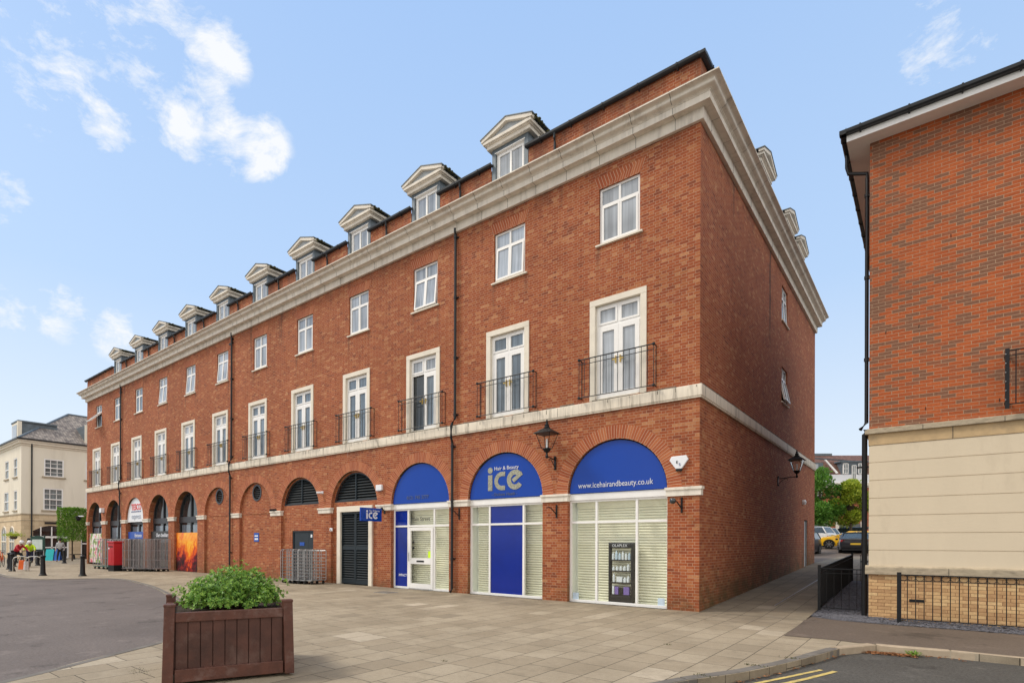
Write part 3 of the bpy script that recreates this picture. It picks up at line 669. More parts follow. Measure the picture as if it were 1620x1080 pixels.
# side wall facing the alley
ry = lambda y0, y1, z0, z1: [(0, y0, z0), (0, y1, z0), (0, y1, z1), (0, y0, z1)]
hs = [ry(9.40, 10.48, 9.66, 10.96), ry(9.40, 10.48, 6.72, 8.02), ry(14.30, 15.12, 0.60, 2.62)]
_, fs = wall.poly(ry(0, YB, G, 12.90), hs); wall.orient((1, 0, 0), fs)
for h in hs: reveal(wall, h, (-0.16, 0, 0))
wall.quad((XL, 0, G), (XL, 0, 12.90), (XL, YB, 12.90), (XL, YB, G)); wall.quad((XL, YB, G), (XL, YB, 12.90), (0, YB, 12.90), (0, YB, G))
# deep reveals of the arches
for i in range(12):
    dep = 0.16 if i < 3 else (0.11 if i < 7 else 0.31)
    reveal(wall, arch_pts(AX[i], HA, G, ZSP), (0, dep, 0), closed=False)
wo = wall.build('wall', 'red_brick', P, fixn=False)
# inside: dark core so nothing shines through
core = MB(); core.box(XL + 0.3, -0.25, 1.3, YB - 0.3, 4.6, 12.5); core.box(XL + 0.3, AX[3] + 1.6, 0.75, YB - 0.3, 0, 4.6)
core.box(-10.9, -0.25, 1.3, YB - .3, 0, 4.6)
core.build('inner_core', 'dark_void', P)
# brick infill of the blind bays
inf = MB(); YI = 0.11
LU = []
for i in (3, 4, 5, 6):
    out = arch_pts(AX[i], HA + 0.01, G, ZSP, YI); holes = []
    if i in (3, 4):
        r = HA - 0.06; z0 = 3.13; n = 24; a0 = math.asin((z0 - ZSP) / r)
        lun = [(AX[i] + r * math.cos(a), YI, ZSP + r * math.sin(a)) for a in [a0 + (math.pi - 2 * a0) * k / n for k in range(n + 1)]]
        holes.append(lun); LU.append((i, lun, z0, r))
    if i == 3: holes.append([(-13.47, YI, G + .01), (-11.50, YI, G + .01), (-11.50, YI, 2.93), (-13.47, YI, 2.93)])
    if i == 4: holes.append([(-16.60, YI, G + .01), (-15.12, YI, G + .01), (-15.12, YI, 2.06), (-16.60, YI, 2.06)])
    if i in (5, 6):
        c = (AX[i], YI, 3.82); holes.append([(c[0] + 0.36 * math.cos(2 * math.pi * k / 20), YI, c[2] + 0.36 * math.sin(2 * math.pi * k / 20)) for k in range(20)])
    _, fs = inf.poly(out, holes); inf.orient((0, -1, 0), fs)
    for h in holes: reveal(inf, h, (0, 0.12, 0))
    if i in (5, 6): inf.box(AX[i] - HA, AX[i] + HA, YI - 0.02, YI + 0.01, 2.86, 2.93)
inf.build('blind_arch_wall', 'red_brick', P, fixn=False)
# voussoir rings and flat brick arches
def ring(b, xc, zs, r0, r1, y, a0=0.0, a1=math.pi, n=36):
    for k in range(n):
        t0 = a0 + (a1 - a0) * k / n; t1 = a0 + (a1 - a0) * (k + 1) / n; rm = 0.5 * (r0 + r1)
        q = [(xc + r * math.cos(t), y, zs + r * math.sin(t)) for r, t in ((r0, t0), (r1, t0), (r1, t1), (r0, t1))]
        b.face([b.bm.verts.new(p) for p in q], [(0, t0 * rm), (r1 - r0, t0 * rm), (r1 - r0, t1 * rm), (0, t1 * rm)])
for i in range(12):
    b = MB(); ring(b, AX[i], ZSP, HA, HA + 0.345, -0.004)
    for q in (HA, HA + 0.345):
        for k in range(36):
            t0, t1 = math.pi * k / 36, math.pi * (k + 1) / 36
            b.quad(*[(AX[i] + q * math.cos(t), y, ZSP + q * math.sin(t)) for t, y in ((t0, -0.004), (t1, -0.004), (t1, 0.001), (t0, 0.001))])
    b.build('brick_arch', 'red_brick_upright', P, fixn=False)
for i in range(12):
    b = MB(); x = WX[i]; y = -0.004
    p = [(x - 0.55, 10.82), (x + 0.55, 10.82), (x + 0.72, 11.15), (x - 0.72, 11.15)]
    b.face([b.bm.verts.new((a, y, z)) for a, z in p], [(0, -.55), (0, .55), (.345, .60), (.345, -.60)])
    b.quad(*[(a, yy, z) for a, z, yy in ((p[1][0], p[1][1], y), (p[2][0], p[2][1], y), (p[2][0], p[2][1], 0.001), (p[1][0], p[1][1], 0.001))])
    b.build('flat_arch', 'red_brick_upright', P, fixn=False)
# mouldings that run along the front and return round both ends
def runmould(name, mat, prof, parent, x0=XL, extra=None):
    """prof: list of (projection, z) outline from bottom inner to top inner"""
    b = MB(mat); ends = []
    def row(p, z): return [(x0 - p, YB, z), (x0 - p, -p, z), (p, -p, z), (p, YB + 0.0, z)]
    R_ = [[b.bm.verts.new(q) for q in row(p, z)] for p, z in prof]
    for a in range(len(R_) - 1):
        for k in range(3): b.face([R_[a][k], R_[a][k + 1], R_[a + 1][k + 1], R_[a + 1][k]])
    b.face([r[3] for r in R_]); b.face([r[0] for r in R_])
    if extra: extra(b)
    return b.build(name, mat, parent, smooth=True)
cy = [(0.325 + 0.205 * (k / 12) + 0.040 * math.sin(math.pi * 2 * k / 12), 11.84 + 0.155 * (k / 12)) for k in range(13)]
def string_extra(b):
    b.mat('sign_dark'); x = -1.9
    while x > XL: b.box(x - .004, x + .004, -0.0625, -0.05, ZS0 + .045, ZS1 - .02); x -= 1.83
    b.mat('lichen_top'); r = random.Random(2); x = -0.05      # lichen and dirt lying on the string course
    while x > XL:
        l = r.uniform(0.08, 0.5)
        if r.random() < 0.75: b.box(x - l, x, -0.055, 0.0, ZS1 + 0.0, ZS1 + r.uniform(0.012, 0.03))
        if r.random() < 0.5: b.box(x - .012, x + .004, -0.0630, -0.05, ZS1 - r.uniform(.06, .15), ZS1 - .02)
        x -= l
    y = 0.1
    while y < YB:
        l = r.uniform(0.1, 0.5)
        if r.random() < 0.8: b.box(0, .055, y, y + l, ZS1, ZS1 + r.uniform(0.012, 0.03))
        y += l
def cornice_extra(b):       # open joints between the cornice stones
    b.mat('sign_dark'); x = -0.55
    while x > XL:
        for pr, z0, z1 in ((0.103, 11.40, 11.64), (0.288, 11.65, 11.80)): b.box(x - 0.004, x + 0.004, -pr, -pr + 0.02, z0, z1)
        pts = [(p + 0.004, z) for p, z in cy] + [(0.549, 12.03)]
        for (p0, z0), (p1, z1) in zip(pts, pts[1:]): b.quad((x - .005, -p0, z0), (x + .005, -p0, z0), (x + .005, -p1, z1), (x - .005, -p1, z1))
        b.quad((x - .004, -0.1, 11.643), (x + .004, -0.1, 11.643), (x + .004, -.28, 11.643), (x - .004, -.28, 11.643)); x -= 0.97
    y = 0.5
    while y < YB:
        for pr, z0, z1 in ((0.103, 11.40, 11.64), (0.288, 11.65, 11.80)): b.box(pr - 0.02, pr, y - 0.004, y + 0.004, z0, z1)
        pts = [(p + 0.004, z) for p, z in cy] + [(0.549, 12.03)]
        for (p0, z0), (p1, z1) in zip(pts, pts[1:]): b.quad((p0, y - .005, z0), (p0, y + .005, z0), (p1, y + .005, z1), (p1, y - .005, z1))
        b.quad((.1, y - .004, 11.643), (.1, y + .004, 11.643), (.28, y + .004, 11.643), (.28, y - .004, 11.643)); y += 0.97
runmould('string_course', 'string_stone', [(-0.02, ZS0), (0.045, ZS0), (0.045, ZS0 + 0.035), (0.06, ZS0 + 0.045), (0.06, ZS1 - 0.02), (0.05, ZS1), (-0.02, ZS1 + 0.02)], P, extra=string_extra)
runmould('cornice', 'cast_stone', [(-0.02, 11.39), (0.085, 11.39), (0.10, 11.42), (0.10, 11.645), (0.285, 11.645), (0.285, 11.80), (0.30, 11.805), (0.30, 11.825), (0.32, 11.83)] + cy + [(0.545, 12.0), (0.545, 12.03), (0.50, 12.04), (-0.02, 12.10)], P, extra=cornice_extra)
# roof, gutters
b = MB(); e = -0.24; zr = 12.97
A_ = [(XL - e, -e, zr), (e, -e, zr), (e, YB + e, zr), (XL - e, YB + e, zr)]; r0, r1 = (XL + 8.5, YB / 2, 17.0), (-8.5, YB / 2, 17.0)
b.quad(A_[0], A_[1], r1, r0); b.quad(A_[2], A_[3], r0, r1); b.face([b.bm.verts.new(q) for q in (A_[1], A_[2], r1)]); b.face([b.bm.verts.new(q) for q in (A_[3], A_[0], r0)])
b.build('roof', 'slate_roof', P)
def gutter_seg(a, c, out):
    gut = MB()
    """half-round-ish gutter between two points; out = outward unit vector"""
    a, c, out = Vector(a), Vector(c), Vector(out)
    prof = [(-0.01, -0.01), (0.03, -0.01), (0.04, -0.03), (0.10, -0.03), (0.13, 0.0), (0.135, 0.055), (0.12, 0.055), (0.11, 0.03), (0.04, 0.03), (-0.01, 0.08)]
    gut.prism([a + out * p + Vector((0, 0, z)) for p, z in prof], a, c)
    L = (c - a).length; d = (c - a).normalized(); s = 0.5
    while s < L: 
        q = a + d * s; gut.prism([q + out * p + Vector((0, 0, z)) for p, z in ((0.0, -0.07), (0.04, -0.06), (0.10, -0.04), (0.145, 0.0), (0.145, 0.06), (0.0, 0.06))], q, q + d * 0.035); s += 0.95
    gut.build('gutter', 'black_plastic', P)
ZG = 12.90
ends = [0.0] + [v for i in range(1, 11) for v in (WX[i] + 0.60, WX[i] - 0.60)] + [XL - 0.13]
for a, c in zip(ends[::2], ends[1::2]): gutter_seg((a, 0, ZG), (c, 0, ZG), (0, -1, 0))
SDY = [6.35, 10.45, 12.75]
ends = [0.0] + [v for y in SDY for v in (y - 0.60, y + 0.60)] + [YB + 0.2]
for a, c in zip(ends[::2], ends[1::2]): gutter_seg((0, a, ZG), (0, c, ZG), (1, 0, 0))
for i in range(1, 11):
    b = MB(); x = WX[i] + 1.55; b.tube([(x, -0.08, 12.88), (x, -0.075, 12.75), (x, -0.05, 12.6), (x, -0.05, 12.05)], 0.035, 8)
    b.build('stub_pipe', 'black_plastic', P)
b = MB(); b.box(-0.01, 0.135, -0.135, 0.01, 12.872, 12.953); b.build('gutter_corner', 'black_plastic', P, bevel=.012)
# downpipes with brackets and offsets at the string course
for x in (-7.42, -21.4, -35.3):
    b = MB(); b.tube([(x, -0.10, 11.5), (x, -0.10, 11.40), (x, -0.075, 11.3), (x, -0.075, 5.5), (x - 0.06, -0.13, 5.36), (x - 0.10, -0.14, 5.25), (x - 0.10, -0.14, 4.9), (x - 0.10, -0.08, 4.75), (x - 0.10, -0.08, 0.12), (x - 0.10, -0.16, 0.03)], 0.042, 10)
    for z in (11.2, 9.3, 7.4, 5.6): b.lathe((x, -0.075, z), [(0.055, 0), (0.055, 0.07)], 10); b.box(x - .09, x + .09, -0.03, 0.0, z + .01, z + .05)
    for z in (4.6, 2.9, 1.05): b.lathe((x - .1, -0.08, z), [(0.055, 0), (0.055, 0.07)], 10); b.box(x - .19, x - .01, -0.035, 0.0, z + .01, z + .05)
    b.build('downpipe', 'black_plastic', P, smooth=True)
b = MB()
for x, n in ((-21.4, 1), (-35.3, 1)): b.box(x - .35, x + .05, -0.03, 0, 11.02, 11.09)
b.build('vent_grille', 'black_plastic', P)
# ---- top floor windows
def casement(parent, xc, z0, z1, wd, pm, tilt=0.0, tiltside='both', y=0.05):
    """white frame, fixed lights over two lower lights; tilt opens the lower pair at the foot"""
    zt = z1 - (z1 - z0) * 0.31; h = wd / 2
    f = MB()
    f.box(xc - h, xc - h + .055, y, y + .07, z0, z1); f.box(xc + h - .055, xc + h, y, y + .07, z0, z1)
    f.box(xc - h + .055, xc + h - .055, y, y + .07, z1 - .055, z1); f.box(xc - h + .055, xc + h - .055, y, y + .07, z0, z0 + .05)
    f.box(xc - h + .055, xc + h - .055, y, y + .07, zt - .028, zt + .028); f.box(xc - .028, xc + .028, y - .001, y + .071, zt + .028, z1 - .055)
    fo = f.build('window_frame', 'upvc', parent)
    p = MB(); p.box(xc - h + .05, xc - .02, y + .03, y + .045, zt + .02, z1 - .05); p.box(xc + .02, xc + h - .05, y + .03, y + .045, zt + .02, z1 - .05)
    p.build('pane', pm, fo)
    # lower sash pair, hinged at the transom
    s = MB('upvc', pm); hh = zt - .028 - z0 - .05
    for sx in (-1, 1):
        a, c = (xc - h + .057, xc - .002) if sx < 0 else (xc + .002, xc + h - .057)
        M = Matrix.Translation((0, y, zt - .028)) @ Matrix.Rotation(-tilt if (tiltside == 'both' or (tiltside == 'l') == (sx < 0)) else 0, 4, 'X')
        s.mat('upvc')
        s.box(a, a + .05, -.012, .05, -hh, 0, M); s.box(c - .05, c, -.012, .05, -hh, 0, M); s.box(a + .05, c - .05, -.012, .05, -hh, -hh + .05, M); s.box(a + .05, c - .05, -.012, .05, -.04, 0, M)
        s.mat(pm); s.box(a + .04, c - .04, .01, .03, -hh + .04, -.03, M)
    s.build('sash', 'upvc', fo)
    if tilt:
        k = MB(); k.box(xc - h + .05, xc + h - .05, y + .10, y + .11, z0, zt); k.build('blind', 'pane_mid', fo)
    c = MB(); c.prism([(xc - h - 0.09, 0.05, z0), (xc - h - 0.09, -0.055, z0 - .008), (xc - h - 0.09, -0.055, z0 - .05), (xc - h - 0.09, 0.0, z0 - .055), (xc - h - 0.09, 0.05, z0 - .055)], (0, 0, 0), (wd + .18, 0, 0))
    c.build('sill', 'surround_stone', fo)
    return fo
TI = {1: 0.05, 2: 0.09, 6: 0.08, 7: 0.08, 8: 0.08, 11: 0.8}
for i in range(12):
    casement(P, WX[i], 9.37, 10.82, 1.08, ['pane_pale', 'pane_pale', 'pane_pale', 'pane_pale', 'pane_pale', 'pane_pale', 'pane_pale', 'pane_pale', 'pane_pale', 'pane_mid', 'pane_mid', 'pane_mid'][i], TI.get(i, 0.0), 'both')
# ---- french windows with stone surround and juliet railing
def french(xc, pm, dark=False, ajar=False):
    f = MB(); y = 0.02
    for s in (-1, 1): f.box(xc + s * 0.61 - (0 if s > 0 else .155), xc + s * 0.61 + (.155 if s > 0 else 0), -0.03, 0.18, 5.32, 7.79)
    f.box(xc - .765, xc + .765, -0.032, 0.18, 7.79, 7.945)
    f.box(xc - .55, xc + .55, 0.0, 0.15, 5.325, 5.36)
    su = f.build('surround', 'surround_stone', P, bevel=0.006)
    y0, y1 = 0.07, 0.13; h = 0.612; zt = 7.22
    f = MB('upvc')
    for a, c in ((-h, -h + .055), (h - .055, h)): f.box(xc + a, xc + c, y0, y1, 5.36, 7.78)
    f.box(xc - h + .055, xc + h - .055, y0, y1, 7.72, 7.78); f.box(xc - h + .055, xc + h - .055, y0, y1, zt, zt + .06); f.box(xc - .03, xc + .03, y0 - .002, y1, zt + .06, 7.72)
    for s in (-1, 1):  # top light sashes
        a, c = (xc - h + .057, xc - .032) if s < 0 else (xc + .032, xc + h - .057)
        for q in ((a, a + .05, zt + .062, 7.718), (c - .05, c, zt + .062, 7.718), (a + .05, c - .05, 7.668, 7.718), (a + .05, c - .05, zt + .062, zt + .112)): f.box(q[0], q[1], y0 - .015, y1 - .01, q[2], q[3])
    for s in (-1, 1):  # door leaves
        if ajar and s < 0: continue
        a, c = (xc - h + .057, xc - .002) if s < 0 else (xc + .002, xc + h - .057)
        for q in ((a, a + .115, 5.365, zt - .003), (c - .115, c, 5.365, zt - .003), (a + .115, c - .115, zt - .12, zt - .003), (a + .115, c - .115, 5.365, 5.50)): f.box(q[0], q[1], y0 - .018, y1 - .01, q[2], q[3])
    fo = f.build('window_frame', 'upvc', P)
    p = MB()
    for s in (-1, 1):
        a, c = (xc - h + .1, xc - .08) if s < 0 else (xc + .08, xc + h - .1); p.box(a, c, y0 + .02, y0 + .035, zt + .1, 7.68)
    p.build('pane', pm, fo)
    p = MB()
    for s in (-1, 1):
        if ajar and s < 0: continue
        a, c = (xc - h + .16, xc - .11) if s < 0 else (xc + .11, xc + h - .16); p.box(a, c, y0 + .02, y0 + .035, 5.48, zt - .1)
    p.build('pane', 'pane_mid' if dark else pm, fo)
    if ajar:
        p = MB(); p.box(xc - h + .057, xc, y1 + .02, y1 + .03, 5.365, zt); p.build('pane', 'pane_dark', fo)
    d = MB(); d.box(xc - .075, xc - .045, y0 - .05, y0 - .01, 6.22, 6.40); d.box(xc + .045, xc + .075, y0 - .05, y0 - .01, 6.22, 6.40)
    d.box(xc - .16, xc - .07, y0 - .06, y0 - .04, 6.30, 6.33); d.box(xc + .07, xc + .16, y0 - .06, y0 - .04, 6.30, 6.33)
    d.build('handle', 'brass', fo)
def juliet(xc):
    b = MB(); x0, x1, yf = xc - 1.0, xc + 1.0, -0.16; z0, z1 = 5.42, 6.42
    for z, r_ in ((z1, .016), (z1 - .13, .010), (z0, .012)): b.tube([(x0, yf, z), (x1, yf, z)], r_, 6)
    n = 13
    for k in range(n + 1):
        x = x0 + (x1 - x0) * k / n; b.tube([(x, yf, z0), (x, yf, z1)], 0.0085, 5)
    for x in (x0, x1):
        for z in (z1, z0): b.tube([(x, yf, z), (x, 0.0, z)], 0.014, 6); b.sphere((x, yf, z), 0.042, 8)
        b.tube([(x, -0.01, z0), (x, -0.01, z1)], 0.0085, 5)
    b.build('balcony_rail', 'iron_blue', P)
for i in range(12):
    french(SX[i], 'pane_mid' if i in (1, 3, 4, 5) else 'pane_pale', dark=(i in (2, 3, 4, 5, 6, 7)), ajar=(i == 2)); juliet(SX[i])
# ---- dormers
def dormer_mesh():
    D = {}
    b = MB(); h = 0.64        # lead cheeks and head, around the window recess
    b.box(-h, -h + .13, 0, 1.5, 11.98, 13.38); b.box(h - .13, h, 0, 1.5, 11.98, 13.38); b.box(-h + .13, h - .13, 0, 1.5, 13.24, 13.38); b.box(-h + .13, h - .13, 0, 1.5, 11.98, 12.28); b.box(-h + .13, h - .13, 0.2, 1.5, 12.28, 13.24)
    D['cheek'] = (b, 'lead')
    b = MB()
    b.box(-.76, .76, -.11, 1.45, 13.38, 13.49); b.box(-.80, .80, -.15, 1.45, 13.49, 13.52); b.box(-.85, .85, -.20, 1.45, 13.52, 13.60)
    for s in (-1, 1): b.prism([(s * .90, -.22, 13.60), (s * .90, -.22, 13.68), (0, -.22, 13.985), (0, -.22, 13.875), (s * .68, -.22, 13.645), (s * .86, -.22, 13.60)][:: s], (0, 0, 0), (0, .16, 0))
    D['pediment'] = (b, 'cast_stone')
    b = MB(); b.prism([(-.84, -.12, 13.601), (.84, -.12, 13.601), (0, -.12, 13.90)], (0, 0, 0), (0, .05, 0)); D['tympanum'] = (b, 'tympanum_grey')
    b = MB('lead')
    for s in (-1, 1): b.prism([(s * .93, -.24, 13.675), (s * .93, -.24, 13.70), (0, -.24, 14.01), (0, -.24, 13.985)][:: s], (0, 0, 0), (0, 1.75, 0))
    r = random.Random(4)
    for k in range(70):
        s = 1 if r.random() < 0.75 else -1; t = r.uniform(0, 1.6); c = (s * r.uniform(.86, .95), t - .2 if s > 0 else t, r.uniform(13.60, 13.70)); b.mat('moss').sphere(c, r.uniform(.015, .05), 6, (1, 1.3, .6))
    D['dormer_roof'] = (b, None)
    b = MB(); y = 0.07
    b.box(-.51, -.45, y, y + .07, 12.1, 13.24); b.box(.45, .51, y, y + .07, 12.1, 13.24); b.box(-.45, .45, y, y + .07, 13.18, 13.24); b.box(-.03, .03, y - .012, y + .07, 12.28, 13.18)
    b.box(-.45, -.40, y - .01, y + .05, 12.28, 13.18); b.box(.40, .45, y - .01, y + .05, 12.28, 13.18); b.box(-.40, -.03, y - .01, y + .05, 13.13, 13.18); b.box(.03, .40, y - .01, y + .05, 13.13, 13.18)
    b.box(-.54, .54, -.01, y, 13.235, 13.26)
    D['window_frame'] = (b, 'upvc')
    b = MB(); b.box(-.42, .42, y + .02, y + .03, 12.28, 13.16); D['pane'] = (b, 'pane_pale')
    return D
proto = empty('dormer', parent=P)
D = dormer_mesh()
# faces recorded before the second material was added keep index 0
for k, (b, m) in D.items(): b.build(k, m, proto)
proto.location = (WX[1], 0.0, 0)
for i in range(2, 11):
    c = copy_tree(proto, P); c.location = (WX[i], 0.0, 0)
for y in SDY:
    c = copy_tree(proto, P); c.location = (0.0, y, 0); c.rotation_euler = (0, 0, R(90))
# ---- side windows and side door
def sidewin(y0, y1, z0, z1, tilt):
    root = casement(P, 0, z0, z1, y1 - y0, 'pane_mid', tilt)
    root.location = (0.0, (y0 + y1) / 2, 0); root.rotation_euler = (0, 0, R(90))
sidewin(9.40, 10.48, 9.68, 10.96, 0.04); sidewin(9.40, 10.48, 6.74, 8.02, 0.20)
b = MB(); b.box(-.12, -.07, 14.36, 15.08, .60, 2.58); b.box(-.14, -.03, 14.30, 14.36, .60, 2.62); b.box(-.14, -.03, 15.06, 15.12, .60, 2.62)
b.build('side_door', 'tympanum_grey', P)
b = MB(); b.lathe((0.02, 13.9, 3.25), [(0.10, 0), (0.12, .1), (0.09, .2)], 10); b.build('bulkhead_light', 'sign_white', P)
# ---- pier capitals
def cap(x0, x1, side=False):
    b = MB(); b.box(x0 - .02, x1 + .02, -0.045, 0.10, 2.72, 2.865); b.box(x0 - .045, x1 + .045, -0.07, 0.12, 2.865, 2.93)
    b.build('capital', 'cast_stone', P, bevel=0.006)
for i in range(12):
    x1 = AX[i] - HA; x0 = (AX[i + 1] + HA) if i < 11 else XL
    if 3 <= i <= 5: x0 += 0.0
    cap(x0, x1)
b = MB(); b.box(AX[0] + HA - .02, 0.045, -0.045, 0.0, 2.72, 2.865); b.box(AX[0] + HA - .045, 0.07, -0.07, 0.0, 2.865, 2.93); b.box(0, .045, 0, .12, 2.72, 2.865); b.box(0, .07, 0, .14, 2.865, 2.93)
b.box(AX[0] + HA - .02, AX[0] + HA + .1, 0, .1, 2.72, 2.86)
b.build('capital', 'cast_stone', P)
# ---- louvres
def slats(b, x0, x1, z0, z1, y, pitch=0.105, clip=None):
    z = z0
    while z < z1 - 0.02:
        a, c = x0, x1
        if clip:
            zz = z + pitch; rr = clip[1] ** 2 - (max(z + pitch * .6, clip[2]) - clip[2]) ** 2
            if rr <= 0: break
            hw = math.sqrt(rr); a = max(x0, clip[0] - hw); c = min(x1, clip[0] + hw)
            if c - a < .04: z += pitch; continue
        b.prism([(a, y, z), (a, y - .008, z + .012), (a, y + .07, z + pitch * .78), (a, y + .078, z + pitch * .66)], (0, 0, 0), (c - a, 0, 0)); z += pitch
for i, lun, z0, r_ in LU:
    xc = AX[i]; b = MB('louvre_paint')
    slats(b, xc - r_, xc - .02, z0 + .06, ZSP + r_, YI + .03, clip=(xc, r_ - .03, ZSP)); slats(b, xc + .02, xc + r_, z0 + .06, ZSP + r_, YI + .03, clip=(xc, r_ - .03, ZSP))
    b.box(xc - .025, xc + .025, YI + .01, YI + .09, z0, ZSP + r_ - .02); b.box(xc - r_ + .02, xc + r_ - .02, YI + .005, YI + .09, z0 - .01, z0 + .06)
    pts = lun
    for (p, q) in zip(pts, pts[1:]):
        pi, qi = [Vector((xc, 0, ZSP)).lerp(Vector((v[0], 0, v[2])), 0.965) for v in (p, q)]
        b.quad((p[0], YI + .02, p[2]), (q[0], YI + .02, q[2]), (qi.x, YI + .02, qi.z), (pi.x, YI + .02, pi.z))
    b.build('louvre', 'louvre_paint', P, fixn=True)
    b = MB(); _, fs = b.poly([(v[0], YI + .115, v[2]) for v in lun]); b.build('louvre_backing', 'dark_void', P)
for i in (5, 6):
    xc = AX[i]; b = MB(); slats(b, xc - .32, xc + .32, 3.50, 4.14, YI + .02, 0.09, None)
    for k in range(20):
        a0, a1 = 2 * math.pi * k / 20, 2 * math.pi * (k + 1) / 20
        b.prism([(xc + q * math.cos(a), YI - .02, 3.82 + q * math.sin(a)) for q, a in ((.30, a0), (.385, a0), (.385, a1), (.30, a1))], (0, 0, 0), (0, .03, 0))
    b.build('round_louvre', 'dark_frame', P)
    b = MB(); b.box(xc - .36, xc + .36, YI + .10, YI + .11, 3.46, 4.18); b.build('louvre_backing', 'dark_void', P)
# ---- tall louvred service doors in a stone surround
b = MB(); b.box(-13.50, -13.30, YI - .08, YI + .12, -0.02, 2.74); b.box(-11.66, -11.47, YI - .08, YI + .12, -0.02, 2.74); b.box(-13.50, -11.47, YI - .082, YI + .12, 2.74, 2.95)
b.build('door_surround', 'surround_stone', P, bevel=.006)
b = MB()
for a, c in ((-13.30, -12.485), (-12.475, -11.66)):
    b.box(a, a + .05, YI, YI + .06, 0.02, 2.74); b.box(c - .05, c, YI, YI + .06, 0.02, 2.74)
    for z0, z1 in ((0.02, .18), (1.30, 1.45), (2.66, 2.74)): b.box(a + .05, c - .05, YI, YI + .06, z0, z1)
    slats(b, a + .05, c - .05, .19, 1.29, YI + .005, .092); slats(b, a + .05, c - .05, 1.46, 2.65, YI + .005, .092)
b.build('louvre_door', 'louvre_paint', P)
b = MB(); b.box(-13.3, -11.66, YI + .10, YI + .11, 0, 2.74); b.build('louvre_backing', 'dark_void', P)
# ---- plain dark service door
b = MB(); b.box(-16.60, -16.54, YI + .02, YI + .1, 0, 2.06); b.box(-15.18, -15.12, YI + .02, YI + .1, 0, 2.06); b.box(-16.54, -15.18, YI + .02, YI + .1, 2.0, 2.06)
b.box(-16.53, -15.50, YI + .05, YI + .09, 0.01, 1.99); b.box(-15.49, -15.19, YI + .05, YI + .09, 0.01, 1.99)
sdoor = b.build('service_door', 'louvre_paint', P)
b = MB(); b.box(-16.12, -15.80, YI + .04, YI + .05, 1.44, 1.58); b.build('notice', 'sign_blue', sdoor)
b = MB(); b.box(-15.36, -15.25, YI + .04, YI + .05, 1.78, 1.90); b.build('notice', 'sign_white', sdoor)
b = MB(); b.sphere((-15.60, YI + .02, 1.0), .035, 8); b.build('handle', 'galvanised', sdoor)

# ------------------------------------------------------------------ shopfronts of the salon
YS = 0.13
def frame_bars(b, bars, y=YS, d=0.08):
    for x0, x1, z0, z1 in bars: b.box(x0, x1, y, y + d, z0, z1)
def display_box(i, root):
    """shallow lit window bay with slatted roller blinds behind the glass"""
    x0, x1 = AX[i] - HA, AX[i] + HA
    b = MB(); b.box(x0 - .0, x0 + .02, YS + .1, 0.48, 0.0, 2.72); b.box(x1 - .02, x1, YS + .1, 0.48, 0, 2.72); b.box(x0, x1, YS + .1, .48, 2.70, 2.72); b.box(x0, x1, YS + .1, .48, -0.02, 0.02)
    b.box(x0, x1, 0.48, 0.52, 0, 2.72)
    b.build('window_bay', 'inner_wall', root)
    b = MB(); z = 0.03
    while z < 2.60:
        b.prism([(x0 + .10, .46, z), (x0 + .10, .415, z + .016), (x0 + .10, .405, z + .04), (x0 + .10, .425, z + .064), (x0 + .10, .465, z + .064)], (0, 0, 0), (HA * 2 - .14, 0, 0)); z += .071
    b.box(x0 + .08, x1 - .02, .40, .47, 2.58, 2.70)
    b.build('roller_blind', 'blind', root)
